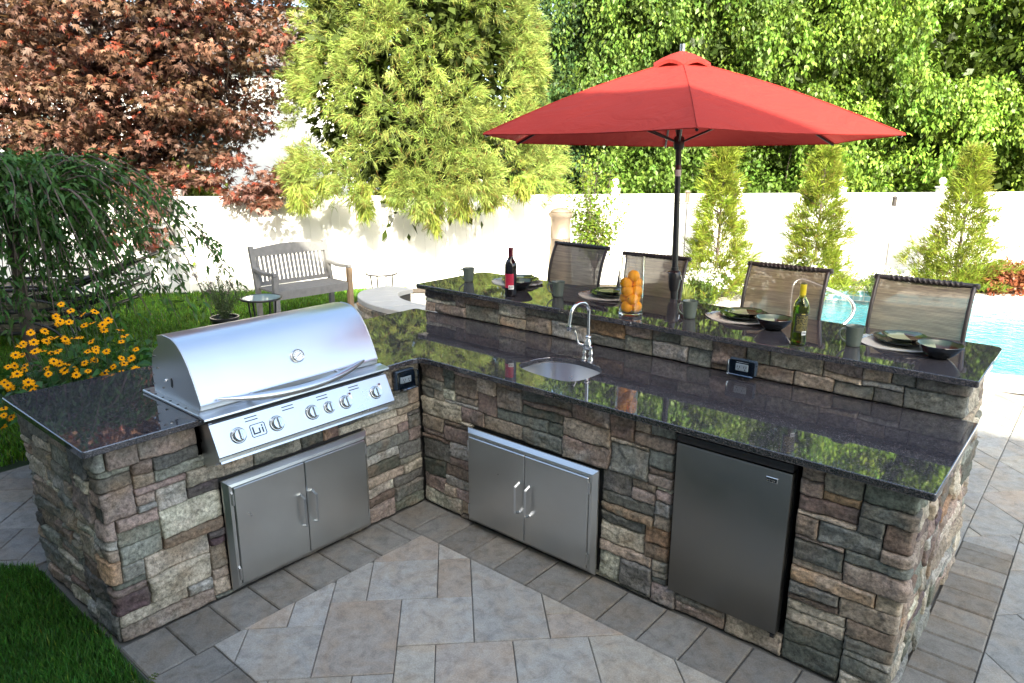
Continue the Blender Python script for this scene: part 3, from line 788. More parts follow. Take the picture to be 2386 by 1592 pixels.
# bottles
def bottle(kind):
    if kind=='red':
        a=thing('wine_bottle',(0,0,0),'dark red wine bottle with crimson label standing on the left half of the bar','bottle')
        g_,cap,lab=M['wine'],M['redcap'],M['red']
    else:
        a=thing('wine_bottle',(0,0,0),'green white wine bottle with yellow neck foil and black label on the bar','bottle')
        g_,cap,lab=M['glass_green'],M['yellow'],M['blacklabel']
    pr_=[(0,.012),(.018,.006),(.030,.0),(.0355,.003),(.037,.010),(.037,.186),(.0355,.198),(.030,.213),(.021,.227),(.0155,.240),(.0145,.258),(.0145,.285)]
    if kind=='red':
        MB().lathe(pr_+[(.0,.285)],40,cap=False).build('glass',g_,a,smooth=50)
    else:
        inn=[(r-.0028,z) for r,z in pr_[3:]][::-1]
        MB().lathe(pr_+inn+[(.015,.016),(0,.022)],40,cap=False).build('glass',g_,a,smooth=50)
        MB().lathe([(0,.0225),(.032,.0175),(.0338,.022),(.0338,.186),(.0322,.198),(.027,.212),(.018,.224),(0,.226)],40,cap=False).build('wine',glass_mat('white_wine',(.62,.60,.10),0,1.33),a,smooth=50)
    MB().lathe([(.0,.2995),(.0143,.2995),(.0155,.297),(.0155,.288),(.0150,.286),(.0153,.240 if kind=='red' else .236),(.0148,.239)],32,cap=False).build('foil',cap,a,smooth=40)
    if kind!='red': MB().lathe([(0,.3),(.0150,.3),(.0152,.2955),(.0150,.2945)],24,cap=False).build('cork_top',M['black'],a)
    # label as a curved patch facing the kitchen
    def patch(z0,z1,a0,a1,r,mat,name,par):
        V=[];n=18
        for z in (z0,z1):
            for k in range(n+1):
                t=a0+(a1-a0)*k/n; V.append((r*math.cos(t),r*math.sin(t),z))
        F=[(k,k+1,n+2+k,n+1+k) for k in range(n)]
        return MB().add(V,F).build(name,mat,par,smooth=60,fixn=False)
    A=-PI/2+.62
    if kind=='red':
        lb=patch(.055,.142,A-1.15,A+.6,.0374,lab,'label',a)
        bc=patch(.047,.072,A-.28,A+.62,.0377,M['white'],'barcode',lb)
        for k in range(7): patch(.052,.068,A-.15+k*.09,A-.15+k*.09+.04,.0379,M['black'],'bars',bc) if k in(0,) else None
        mb=MB()
        for k in range(8):
            t=A-.16+k*.085; mb.box((.0380*math.cos(t),.0380*math.sin(t),.060),(.0006,.0013,.014),rz=t)
        mb.build('bars',M['black'],bc)
        mb=MB(); mb.box((.0378*math.cos(A-.95),.0378*math.sin(A-.95),.100),(.0008,.0015,.07),rz=A-.95); mb.build('stripe',M['gold'],lb)
        r_=random.Random(4); mb=MB()
        for ln in range(7):
            for k in range(9):
                t=A-.55+k*.11+r_.uniform(-.02,.02)
                if r_.random()<.75: mb.box((.0378*math.cos(t),.0378*math.sin(t),.133-ln*.0075),(.0006,.003,.0016),rz=t)
        mb.build('print',M['redcap'],lb)
    else:
        lb=patch(.066,.160,A-1.05,A+1.05,.0374,lab,'label',a)
        r_=random.Random(5); mb=MB()
        for k in range(5): t=A-.20+k*.1; mb.box((.0378*math.cos(t),.0378*math.sin(t),.157),(.0006,.0034,.005),rz=t)
        for ln in range(12):
            for k in range(13):
                t=A-.72+k*.12+r_.uniform(-.02,.02)
                if r_.random()<.8: mb.box((.0378*math.cos(t),.0378*math.sin(t),.145-ln*.0062),(.0006,.0034,.0020),rz=t)
        mb.build('print',M['gold'],lb)
        bc=patch(.054,.074,A+.02,A+.68,.0378,M['white'],'barcode',a)
        mb=MB()
        for k in range(7): t=A+.10+k*.08; mb.box((.0381*math.cos(t),.0381*math.sin(t),.065),(.0006,.0014,.012),rz=t)
        mb.build('bars',M['black'],bc)
    return a
b1=bottle('red'); place(b1,(-.056,.880,HB+.0005),0)
b1.scale=(1.08,1.08,1.08)
b2=bottle('white'); place(b2,(1.84,.875,HB+.0005),.05); b2.scale=(1.0,1.0,1.03)
# vase and oranges
va=thing('glass_vase',(0,0,0),'tall clear glass cylinder vase filled with oranges on the bar','vase')
R_=.0705; MB().lathe([(0,.0),(R_-.006,.0),(R_,.004),(R_,.342),(R_-.0015,.343),(R_-.003,.342),(R_-.003,.022),(R_-.012,.014),(0,.012)],56,cap=False).build('glass',M['glass'],va,smooth=40)
place(va,(.840,.925,HB+.0005))
WORLD_BUILD[0]=True
def orange_mesh():
    n,m_=28,18; V=[];F=[]
    r0=.0345
    for i in range(m_+1):
        ph=PI*i/m_
        for k in range(n):
            a=2*PI*k/n; r=r0*(1-.045*math.exp(-(ph/.28)**2)-.03*math.exp(-((PI-ph)/.3)**2))
            V.append((r*math.sin(ph)*math.cos(a),r*math.sin(ph)*math.sin(a),r*1.03*math.cos(ph)))
    for i in range(m_):
        for k in range(n): F.append((i*n+k,i*n+(k+1)%n,(i+1)*n+(k+1)%n,(i+1)*n+k))
    mb=MB().add(V,F,0)
    return mb
WORLD_BUILD[0]=False
og=thing('orange',(0,0,0),'x','orange','oranges inside the glass vase')
orange_mesh().build('peel',M['orange'],og,smooth=80)
MB().lathe([(0,.0348),(.0034,.0345),(.0030,.0352),(0,.0356)],10,cap=False).build('stem_end',M['fruitdot'],og)
rad_=.031; r_=random.Random(11); ps=[]
lay=[(.050,3,0.3),(.096,3,1.35),(.142,3,.25),(.188,2,.9),(.230,1,0)]
for z,n_,a0 in lay:
    for k in range(n_):
        a=a0+2*PI*k/n_; rr=.0325 if n_>1 else .012
        if n_==2: rr=.0325
        ps.append((.840+rr*math.cos(a),.925+rr*math.sin(a),HB+z,r_.uniform(0,6),n_))
for i,(x,y,z,a,n_) in enumerate(ps):
    o=og if i==0 else copy_tree(og); o.location=(x,y,z); o.rotation_euler=(r_.uniform(.8,1.9),r_.uniform(-.3,.3),-.8+r_.uniform(-.9,.9))
    lv=['in the bottom layer of the glass vase','in the second layer from the bottom of the glass vase','in the third layer of the glass vase','in the fourth layer of the glass vase','alone on top of the pile in the glass vase'][[.050,.096,.142,.188,.230].index(round(z-HB,3))]
    same=[q for q in ps if q[4]==n_ and abs(q[2]-z)<.001]; lat=sorted(q[0]*rt[0]+q[1]*rt[1] for q in same); kx=lat.index(x*rt[0]+y*rt[1])
    side={1:[''],2:['left ','right '],3:['left ','middle ','right ']}[len(same)][kx]
    o['label']='bright '+side+'orange '+lv
WORLD_BUILD[0]=True
# ------------------------------------------------------------------ umbrella
def fabric(name,c,c2=None):
    t=NT(name); v=t.coord(); n=t.noise(5,v,4); f=t.noise(260,v,2)
    base=t.mix(n,c,tuple(x*1.12 for x in c)); base=t.mix(1.0,base,t.ramp(f,[(.3,.88),(.7,1.08)]),'MULTIPLY')
    p=t.pbsdf(base,.8,0,Specular_IOR_Level=.12)
    tr=t.n('ShaderNodeBsdfTranslucent'); t.l(base,tr.inputs[0]); mx=t.n('ShaderNodeMixShader'); mx.inputs[0].default_value=.22
    t.bump(t.noise(3.5,t.coord((1,1,2.5)),4,.5,1.2),p,.5,.05)
    t.l(p.outputs[0],mx.inputs[1]); t.l(tr.outputs[0],mx.inputs[2]); return t.done(mx)
M['canopy']=fabric('red_canvas',(.31,.034,.027))
um=thing('patio_umbrella',(.823,1.56,0),'open red patio umbrella on a black pole behind the granite bar','umbrella')
C0=Vector((.736,1.574,2.142)); nn=Vector((-.012,.023,1)).normalized()
uu=Vector((1,0,.012)).normalized(); vv=nn.cross(uu); Rr,rot,ha=1.306,-1.017,.478
apex=C0+nn*ha
tips=[C0+Rr*(math.cos(rot-k*PI/3)*uu+math.sin(rot-k*PI/3)*vv) for k in range(6)]
def canopy_pt(k,a,t,off=0):
    """a across the panel 0..1, t from apex 0 to rim 1"""
    A=tips[k];B=tips[(k+1)%6]; e=A+(B-A)*a
    p=apex+(e-apex)*t
    s=max(0.,math.sin(PI*a))
    p=p+nn*(-.006*s*t**1.5+.028*math.sin(PI*t)*(1-.3*s))        # sag between ribs, slight dome
    inw=(C0-e); inw-=nn*inw.dot(nn); p=p+inw.normalized()*(.085*s**1.1*t**6)       # scalloped edge
    return p+nn*off
cn=MB()
na,nt_=14,16
for k in range(6):
    V=[];F=[]
    for i in range(nt_+1):
        t=.055+(1-.055)*i/nt_
        for j in range(na+1): V.append(canopy_pt(k,j/na,t))
    for i in range(nt_):
        for j in range(na):
            q=i*(na+1)+j; F.append((q,q+1,q+na+2,q+na+1))
    cn.add(V,F)
    # hem: narrow turned strip under the edge
    V=[];F=[]
    for j in range(na+1):
        p=canopy_pt(k,j/na,1.0); d=(C0-p); d-=nn*d.dot(nn); d.normalize(); V+= [p,p+d*.004-nn*.005]
    for j in range(na): F.append((2*j,2*j+2,2*j+3,2*j+1))
    cn.add(V,F)
cob=cn.build('canopy',M['canopy'],um,smooth=25,fixn=False)
for p in cob.data.polygons: pass
sm=MB()
for k in range(6):
    sm.tube([canopy_pt(k,0,t,.0015) for t in np.linspace(.06,.995,14)],.0035,6)
sm.build('seam',M['canopy'],cob,smooth=60)
vt=MB(); V=[];F=[];n=36
for (t,o) in ((.0,.050),(.06,.050),(.105,.040),(.15,.018)):
    for j in range(n):
        a=2*PI*j/n; k=int(a/(PI/3)); fr_=(a-k*PI/3)/(PI/3)
        p=canopy_pt(k%6,fr_,max(t,.012)); up_=o+ (.026*math.sin(PI*fr_)**2*(t/.15)**2) + (-.014 if fr_<.08 or fr_>.92 else 0)*(t/.15)
        V.append(p+nn*up_)
for i in range(3):
    for j in range(n): F.append((i*n+j,i*n+(j+1)%n,(i+1)*n+(j+1)%n,(i+1)*n+j))
F.append(tuple(range(n))); vt.add(V,F)
# little skirt so the vent has a visible front edge
V=[];F=[]
base=len(vt.v)
for j in range(n):
    p=Vector(vt.v[3*n+j]); V+=[p,p-nn*.016+(C0-p).normalized()*.004]
for j in range(n): F.append((2*j,2*((j+1)%n),2*((j+1)%n)+1,2*j+1))
vt.add(V,F)
vt.build('vent_cap',M['canopy'],um,smooth=30,fixn=False)
base_p=Vector((.823,1.56,.0)); top_p=apex+nn*.02
def onpole(z): t=(z-base_p.z)/(top_p.z-base_p.z); return base_p+(top_p-base_p)*t
MB().tube([onpole(.02),onpole(1.33)],.024,20).build('lower_pole',M['black_metal'],um,smooth=40)
MB().tube([onpole(1.20),apex-nn*.03],.019,20).build('pole',M['black_metal'],um,smooth=40)
ap=apex+nn*.045
MB().tube([ap,ap+nn*.042],.017,18).build('finial',M['chrome'],um,smooth=40)
hb_=onpole(2.13)
MB().lathe([(0,-.05),(.03,-.05),(.034,-.03),(.034,.02),(.026,.03),(0,.03)],20,hb_,cap=False).build('runner_hub',M['black_metal'],um,smooth=40)
for k in range(6):
    pts=[canopy_pt(k,0,t,-.018) for t in np.linspace(.05,.985,10)]
    MB().tube(pts,.0085,8).build('rib',M['black_metal'],um,smooth=50)
    MB().tube([hb_+(tips[k]-C0).normalized()*.03,canopy_pt(k,0,.52,-.03)],.0065,8).build('strut',M['bronze'],um,smooth=50)
cr=MB(); c_=onpole(1.255)
cr.lathe([(0,-.085),(.026,-.085),(.034,-.060),(.040,.0),(.042,.035),(.034,.050),(.025,.056),(0,.056)],20,c_,cap=False)
cr.build('crank_housing',M['black_metal'],um,smooth=40)
cv=MB(); d_=Vector((.763,.647,0)); cv.tube([c_+Vector((0,0,.045))-d_*.02-Vector((.02,.02,0)),c_+d_*.055+Vector((0,-.03,.022))],[.012,.010],10,flat=.6); cv.tube([c_+d_*.055+Vector((0,-.03,.026)),c_+d_*.058+Vector((0,-.03,-.004))],.007,8)
cv.build('crank_lever',M['chrome'],um,smooth=50)
MB().tube([onpole(1.83),onpole(2.00)],.0245,18).build('warning_sticker',M['white'],um,smooth=40) if False else None
stk=MB()
for (z0_,z1_,mi) in ((1.915,1.955,0),(1.955,1.985,1),(1.985,2.035,2)):
    stk.tube([onpole(z0_),onpole(z1_)],.0197,18,mi=mi)
stk.build('sticker',[M['white'],M['redcap'],M['black']],um,smooth=40)
MB().lathe([(0,0.006),(.23,.006),(.235,.05),(.06,.08),(.035,.10),(.03,.28),(0,.28)],32,(base_p.x,base_p.y+.05,0),cap=False).build('base',M['black_metal'],um,smooth=40)
# ------------------------------------------------------------------ bar chairs
WORLD_BUILD[0]=False
def chair():
    t=thing('bar_chair',(0,0,0),'x','bar chair','sling bar chairs pulled up behind the bar')
    W2=.235
    prof=[(.10,1.385),(.085,1.37),(.055,1.31),(.022,1.22),(.002,1.12),(.0,1.02),(.012,.92),(.02,.85),(.0,.795),(-.06,.775),(-.20,.775),(-.36,.785),(-.42,.77)]
    pr=[(a,b) for a,b in dense([(p[0],p[1]) for p in prof],5)]
    V=[];F=[];n=17
    for (y,z) in pr:
        for k in range(n):
            u=k/(n-1)*2-1; sag=.016*(1-u*u)
            V.append((u*W2,y+(sag if z>.8 else 0),z-(0 if z>.8 else sag)))
    for i in range(len(pr)-1):
        for k in range(n-1): q=i*n+k; F.append((q,q+1,q+n+1,q+n))
    MB().add(V,F).build('mesh_sling',M['sling'],t,smooth=60,fixn=False)
    for s in (-1,1):
        MB().tube([(s*(W2+.006),y,z) for y,z in pr],.0115,12,flat=1.15).build('side_rail',M['bronze'],t,smooth=60)
        a=[(s*(W2+.01),.008,.99),(s*(W2+.035),-.03,1.0),(s*(W2+.045),-.16,1.005),(s*(W2+.045),-.27,.99),(s*(W2+.04),-.335,.94),(s*(W2+.02),-.36,.86),(s*(W2+.01),-.36,.78)]
        MB().tube([tuple(q) for q in catm3(a)],.014,12).build('armrest',M['bronze'],t,smooth=60)
    # twisted top rail
    m_=MB(); N=40
    m_.tube([(-W2-.02,.104,1.39),(W2+.02,.104,1.39)],.0145,14)
    for ph in (0,PI):
        m_.tube([(-W2*.8+W2*1.6*i/(N*2),.104+.0105*math.cos(ph+i*.55),1.39+.0105*math.sin(ph+i*.55)) for i in range(N*2+1)],.0085,6)
    for s in (-1,1): m_.lathe([(0,-.017),(.017,-.013),(.02,0),(.017,.013),(0,.017)],14,(s*(W2+.012),.104,1.39),cap=False)
    m_.build('top_rail',M['bronze'],t,smooth=60)
    for s in (-1,1):
        for (y0_,y1_) in ((-.36,-.40),(.0,.06)):
            MB().tube([(s*(W2-.02),y0_,.765),(s*(W2+.02),y1_,.02)],.015,10).build('leg',M['bronze'],t,smooth=50)
    m_=MB(); c4=[(-W2-.01,-.385,.3),(W2+.01,-.385,.3),(W2+.01,.04,.3),(-W2-.01,.04,.3)]
    for i in range(4): m_.tube([c4[i],c4[(i+1)%4]],.011,10)
    m_.build('footrest_ring',M['bronze'],t,smooth=50)
    return t
def catm3(P,k=5):
    P=[np.array(p,float) for p in P];o=[]
    for i in range(len(P)-1):
        a=P[max(i-1,0)];b=P[i];c=P[i+1];d=P[min(i+2,len(P)-1)]
        for t in np.arange(k)/k: o.append(tuple(.5*((2*b)+(c-a)*t+(2*a-5*b+4*c-d)*t*t+(3*b-a-3*c+d)*t**3)))
    o.append(tuple(P[-1])); return o
ch0=chair()
for i,(x,y,a,l) in enumerate([(-.165,1.74,-.04,'sling bar chair at the left end of the bar, behind the first place setting'),(.50,1.72,.06,'sling bar chair between the orange vase and the black umbrella pole'),
                              (1.435,1.72,.02,'sling bar chair right of the umbrella, behind the green wine bottle'),(2.19,1.72,-.02,'rightmost sling bar chair with a sunlit patch, at the pool end of the bar')]):
    o=ch0 if i==0 else copy_tree(ch0); place(o,(x,y,-.022 if i!=1 else -.04),a); o['label']=l
WORLD_BUILD[0]=True
# ------------------------------------------------------------------ paving
def clip(poly,edges):
    """Sutherland-Hodgman against a CCW convex polygon"""
    n=len(edges);out=poly
    for i in range(n):
        a=edges[i];b=edges[(i+1)%n];inp=out;out=[]
        def ins(p): return (b[0]-a[0])*(p[1]-a[1])-(b[1]-a[1])*(p[0]-a[0])>=-1e-9
        for j in range(len(inp)):
            p=inp[j-1];q=inp[j]
            if ins(p)!=ins(q):
                d1=(b[0]-a[0])*(p[1]-a[1])-(b[1]-a[1])*(p[0]-a[0]); d2=(b[0]-a[0])*(q[1]-a[1])-(b[1]-a[1])*(q[0]-a[0]); t=d1/(d1-d2)
                out.append((p[0]+(q[0]-p[0])*t,p[1]+(q[1]-p[1])*t))
            if ins(q): out.append(q)
        if not out: return []
    return out
def area(P): return .5*sum(P[i-1][0]*P[i][1]-P[i][0]*P[i-1][1] for i in range(len(P)))
def clean(P,eps=.004):
    o=[]
    for p in P:
        if not o or math.hypot(p[0]-o[-1][0],p[1]-o[-1][1])>eps: o.append(p)
    if len(o)>2 and math.hypot(o[0][0]-o[-1][0],o[0][1]-o[-1][1])<eps: o.pop()
    return o
class Pave:
    def __init__(s): s.mb=MB(); s.r=random.Random(3)
    def tile(s,P,col,jit=.12,z=0,gap=.0018,bev=.0030):
        P=clean(P)
        if len(P)<3: return
        if area(P)<0: P=P[::-1]
        if area(P)<.0012: return
        def ins(d):
            Q=offset_poly(P,-d); return Q if area(Q)>.0002 and all(abs(q[0]-p[0])+abs(q[1]-p[1])<.2 for p,q in zip(P,Q)) else None
        A=ins(gap);B=ins(gap+bev)
        if A is None or B is None: return
        k=1+s.r.uniform(-jit,jit); h=s.r.uniform(-.010,.010)
        c=(col[0]*k*(1+h),col[1]*k,col[2]*k*(1-h*1.6))
        n=len(P); dz=s.r.uniform(-.0015,.0015); tx,ty=s.r.uniform(-.002,.002),s.r.uniform(-.002,.002)
        V=[(p[0],p[1],-.02) for p in A]+[(p[0],p[1],z-bev+dz) for p in A]+[(p[0],p[1],z+dz+(p[0]-B[0][0])*tx+(p[1]-B[0][1])*ty) for p in B]
        F=[(i,(i+1)%n,n+(i+1)%n,n+i) for i in range(n)]+[(n+i,n+(i+1)%n,2*n+(i+1)%n,2*n+i) for i in range(n)]+[tuple(2*n+i for i in range(n))]
        s.mb.add(V,F,0,c)
    def random45(s,region,seeds=(),u0=-.07,mod=.1675,col=(.385,.36,.315),seed=2,sub=None,holes=()):
        r=random.Random(seed); S2=math.sqrt(.5)
        us=[(p[0]+p[1])*S2 for p in region]; vs=[(p[0]-p[1])*S2 for p in region]
        i0,i1=int((min(us)-u0)/mod)-2,int((max(us)-u0)/mod)+2; j0,j1=int(min(vs)/mod)-2,int(max(vs)/mod)+2
        used=set()
        def put(a,b,c,d):
            for i in range(a,b):
                for j in range(c,d): used.add((i,j))
            P=[(u0+a*mod,c*mod),(u0+b*mod,c*mod),(u0+b*mod,d*mod),(u0+a*mod,d*mod)]
            P=[((u+v)*S2,(u-v)*S2) for u,v in P]
            if area(P)<0: P=P[::-1]
            Q=clip(P,region)
            if Q: s.tile(Q,s.pick(col))
        for q in seeds: put(*q)
        for j in range(j0,j1):
            for i in range(i0,i1):
                if (i,j) in used: continue
                w,h=r.choice([(2,2),(3,2),(2,3),(2,1),(1,2),(2,2),(3,2)])
                ww=0
                while ww<w and (i+ww,j) not in used and i+ww<i1: ww+=1
                hh=0
                while hh<h and all((i+k,j+hh) not in used for k in range(ww)) and j+hh<j1: hh+=1
                put(i,i+ww,j,j+hh)
    def pick(s,col):
        f=s.r.choice([(1,1,1),(1.0,1.01,1.03),(1.04,1.0,.94),(.94,.95,.97),(1.06,.98,.93),(.90,.90,.91)])
        return tuple(a*b for a,b in zip(col,f))
    def course(s,x0,x1,y0,y1,step,along,col=(.225,.210,.183)):
        a=x0 if along=='x' else y0; e=x1 if along=='x' else y1
        while a<e-.02:
            st=step*(1+s.r.uniform(-.05,.05)); b=min(a+st,e)
            if e-b<.06: b=e
            P=[(a,y0),(b,y0),(b,y1),(a,y1)] if along=='x' else [(x0,a),(x1,a),(x1,b),(x0,b)]
            s.tile(P,col,.14,gap=.003,bev=.006); a=b
    def polycourse(s,P,Q,col,n):
        for i in range(len(P)-1): s.tile([P[i],P[i+1],Q[i+1],Q[i]],col,.14,gap=.003,bev=.006)
pv=Pave()
B_=.29
seeds=[(-1,1,4,6),(1,2,4,6),(2,4,4,8),(0,2,6,8),(-2,0,6,9),(-2,-1,4,6),(-3,-2,5,7),(-4,-2,7,9),(-5,-3,5,7),(0,1,8,10),(1,3,8,10),(-3,-1,9,11),(-1,0,9,11),(3,5,8,10)]
pv.random45([(B_,-1.507),(2.84+1.6,-1.507),(2.84+1.6,-B_),(B_,-B_)],seeds)
pv.course(0.0,B_,-1.78,-B_,.205,'y'); pv.course(0.0,2.55,-B_,0.0,.205,'x') ; pv.course(2.55,2.84,-B_,0,.29,'x')
pv.course(B_,4.4,-1.78,-1.507,.205,'x')
pv.course(2.60,2.84,0,1.60,.152,'y')
side=(.31,.305,.28)
pv.random45([(2.84,-B_),(8.5,-B_),(8.5,5.25),(2.84,5.25)],(),seed=5,col=side)
pv.random45([(-.8,1.35),(2.84,1.35),(2.84,4.9),(-.8,4.9)],(),seed=6,col=side) if False else None
pv.random45([(2.60,1.60),(2.84,1.60),(2.84,5.25),(2.60,5.25)],(),seed=5,col=side)
pv.random45([(-4.6,1.36),(2.60,1.36),(2.60,4.75),(-4.6,4.75)],(),seed=5,col=side)
pv.random45([(-5.05,1.36),(-4.6,1.36),(-4.6,6.2),(-5.05,4.2)],(),seed=8,col=side)
pv.random45([(-4.6,4.75),(-1.9,4.75),(-2.2,7.1),(-4.6,6.2)],(),seed=9,col=side)
pv.random45([(-2.42,-4.2),(-1.0,-4.2),(-1.0,-1.5),(-2.42,-1.36)],(),seed=10,col=(.25,.24,.225))
pv.random45([(-1.9,4.75),(2.60,4.75),(2.60,5.25),(-.3,5.25),(-1.9,6.5)],(),seed=5,col=side)
po=pv.mb.build('patio',M['paver'],None,col=True,fixn=False); tag(po,kind='structure')
# ------------------------------------------------------------------ ground sheet, soil, water
gm=MB(); s_=90
PW_=[(2.35,5.30),(3.6,5.85),(5.5,6.4),(7.2,8.2),(6.8,10.4),(4.6,11.0),(2.85,10.35),(2.06,9.88),(1.36,9.42),(.30,9.10),(-.45,8.72),(-.86,8.05),(-.80,6.90),(-.35,6.05),(.45,5.55),(1.4,5.25)]
pool=catmull(PW_,6)
pool=pool if area(pool)>0 else pool[::-1]
def sheet(name,outer,holes,z,mat,thick=0):
    loops=[outer]+holes; v=[];mb=MB()
    for L in loops: v+=[(p[0],p[1],z) for p in L]
    tri=tessellate_polygon([[Vector((p[0],p[1],0)) for p in L] for L in loops])
    mb.add(v,[tuple(t) for t in tri]); return mb.build(name,mat,None)
cop=offset_poly(pool,.34)
tag(sheet('ground',[(-s_,-s_),(s_,-s_),(s_,s_),(-s_,s_)],[pool[::-1]],-.03,M['turfsoil']),kind='structure')
bedline=[(-5.6,5.0),(-3.4,6.6),(-2.6,7.25),(-1.75,7.45),(-1.35,8.0),(-.95,8.6),(-.2,9.2),(.5,9.6),(1.4,10.0),(2.1,10.45),(3.4,11.1),(5,12)]
# sand bed under all paving, with the pool cut out
tag(sheet('paving_bed',[(-5.08,1.33),(-.9,1.33),(-.9,-1.33),(-2.45,-1.33),(-2.45,-4.3),(9,-4.3),(9,12.4),(3,12.4),(-5.08,4.3)],[pool[::-1]],-.0115,M['joint']),kind='structure')
# light deck ring round the pool
tag(sheet('pool_deck',offset_poly(pool,.55),[pool[::-1]],.0045,M['coping']),kind='structure')
cm=MB(); n=len(pool); rr=[(.02,-.05),(.005,-.012),(.0,.0),(.012,.022),(.03,.030),(.31,.030),(.335,.022),(.34,.004)]
V=[]
for d,z in rr: V+=[(p[0],p[1],z) for p in offset_poly(pool,d)]
F=[(i*n+k,i*n+(k+1)%n,(i+1)*n+(k+1)%n,(i+1)*n+k) for i in range(len(rr)-1) for k in range(n)]
cm.add(V,F); tag(cm.build('pool_coping',M['coping'],None,smooth=40),kind='structure')
def tile_mat():
    t=NT('pool_tiles'); v=t.coord((1,1,1)); br=t.n('ShaderNodeTexBrick'); br.offset=0; br.inputs['Scale'].default_value=1
    br.inputs['Brick Width'].default_value=.15; br.inputs['Row Height'].default_value=.075; br.inputs['Mortar Size'].default_value=.006
    br.inputs['Color1'].default_value=(.16,.36,.44,1); br.inputs['Color2'].default_value=(.30,.50,.55,1); br.inputs['Mortar'].default_value=(.6,.6,.58,1)
    uv=t.n('ShaderNodeUVMap'); uv.uv_map='UVMap'; t.l(uv.outputs[0],br.inputs['Vector'])
    return t.done(t.pbsdf(br.outputs[0],.2,0))
M['tiles']=tile_mat()
def wall_strip(name,loop,z0,z1,mat):
    n=len(loop); V=[];F=[]; S=[0]
    for i in range(n): S.append(S[-1]+math.hypot(loop[(i+1)%n][0]-loop[i][0],loop[(i+1)%n][1]-loop[i][1]))
    V=[(p[0],p[1],z0) for p in loop]+[(p[0],p[1],z1) for p in loop]
    F=[(i,(i+1)%n,n+(i+1)%n,n+i) for i in range(n)]
    mb=MB().add(V,F); o=mb.build(name,mat,None,fixn=False)
    uv=o.data.uv_layers.new(name='UVMap'); 
    for p in o.data.polygons:
        i=p.index
        for li,(u,vv_) in zip(p.loop_indices,((S[i],z0),(S[i+1],z0),(S[i+1],z1),(S[i],z1))): uv.data[li].uv=(u,vv_)
    return o
tag(wall_strip('pool_tile_band',pool,-.25,.0,M['tiles']),kind='structure')
M['plaster']=plain('pool_plaster',(.035,.30,.37),.7,0,.06,2)
bs=MB(); V=[];F=[]
for d,z in [(.0,-.25),(-.1,-1.2)]: V+=[(p[0],p[1],z) for p in offset_poly(pool,d)]
for i in range(n): F.append((i,(i+1)%n,n+(i+1)%n,n+i))
tri=tessellate_polygon([[Vector((p[0],p[1],0)) for p in pool]]); F+=[tuple(n+i for i in t) for t in tri]
tag(bs.add(V,F).build('pool_basin',M['plaster'],None),kind='structure')
def water_mat():
    t=NT('pool_water'); v=t.coord((1,1.7,1),(0,0,.5))
    c=t.mix(t.ramp(t.noise(1.1,v,3),[(.35,0),(.7,1)]),(.010,.120,.150),(.020,.165,.195))
    p=t.pbsdf(c,.05,0,IOR=1.22)
    h=t.mix(.35,t.noise(4.5,v,3,.5,.6),t.noise(13,v,3,.5,.4)); t.bump(h,p,1.0,.11); return t.done(p)
tag(sheet('water',offset_poly(pool,.004),[],-.155,water_mat()),kind='structure')
# ------------------------------------------------------------------ foliage kit
def unit(v): return v/np.maximum(np.linalg.norm(v,axis=-1,keepdims=True),1e-9)
def rdir(n,r=rng): return unit(r.normal(size=(n,3)))
def leaves(P,D,N,L,Wd,fold=.25,droop=.0):
    """diamond leaves: base P, direction D, normal N, length L, width Wd -> V,Q"""
    D=unit(D); N=unit(N-D*np.sum(N*D,-1,keepdims=True)); S=np.cross(D,N)
    L=np.asarray(L).reshape(-1,1)*np.ones((len(P),1)); Wd=np.asarray(Wd).reshape(-1,1)*np.ones((len(P),1))
    m_=P+D*L*.45+N*L*fold*.3
    a=m_+S*Wd*.5; b=m_-S*Wd*.5; t=P+D*L-np.array([0,0,1.])*L*droop
    V=np.stack([P,a,t,b],1).reshape(-1,3); Q=np.arange(len(P)*4).reshape(-1,4)
    return V,Q
def palm(P,D,N,L,lobes=5):
    """palmate leaf: fan of narrow lobes"""
    D=unit(D); N=unit(N-D*np.sum(N*D,-1,keepdims=True)); S=np.cross(D,N); VV=[]
    for a in np.linspace(-1.15,1.15,lobes):
        d=D*math.cos(a)+S*math.sin(a); s_=np.cross(d,N); l=(L*(1-.35*abs(a)/1.15)).reshape(-1,1)
        m_=P+d*l*.45
        VV.append(np.stack([P,m_+s_*l*.13,P+d*l-N*l*.15,m_-s_*l*.13],1))
    V=np.stack(VV,1).reshape(-1,3); return V,np.arange(len(V)).reshape(-1,4)
def rep(c,k): return np.repeat(c,k,axis=0)
def shade(base,n,var=.18,hue=.06,r=rng):
    b=np.array(base)[None,:]*np.ones((n,1)); k=1+r.normal(size=(n,1))*var; h=r.normal(size=(n,3))*hue
    return np.clip(b*k*(1+h),.004,.9)
def limbs(mb,base,dirs,r0,n=5,seed=1,length=1.5,sub=2):
    r=random.Random(seed)
    def br(p,d,l,rr,lev):
        pts=[Vector(p)];q=Vector(p);dd=Vector(d).normalized()
        for i in range(n):
            dd=(dd+Vector((r.uniform(-.18,.18),r.uniform(-.18,.18),r.uniform(-.05,.15)))).normalized(); q=q+dd*l/n; pts.append(q.copy())
        mb.tube(pts,[rr*(1-.75*i/n) for i in range(n+1)],7)
        if lev>0:
            for k in range(3):
                i=r.randint(2,n); d2=(dd+Vector((r.uniform(-1,1),r.uniform(-1,1),r.uniform(-.2,.7)))*.8).normalized(); br(pts[i],d2,l*.6,rr*.45,lev-1)
    for d in dirs: br(base,d,length*r.uniform(.8,1.15),r0,sub)
def on_px(px,py,D):
    return CAM+(fw+RT*(px-1193)/1668.66+UP*(796-py)/1668.66)*D
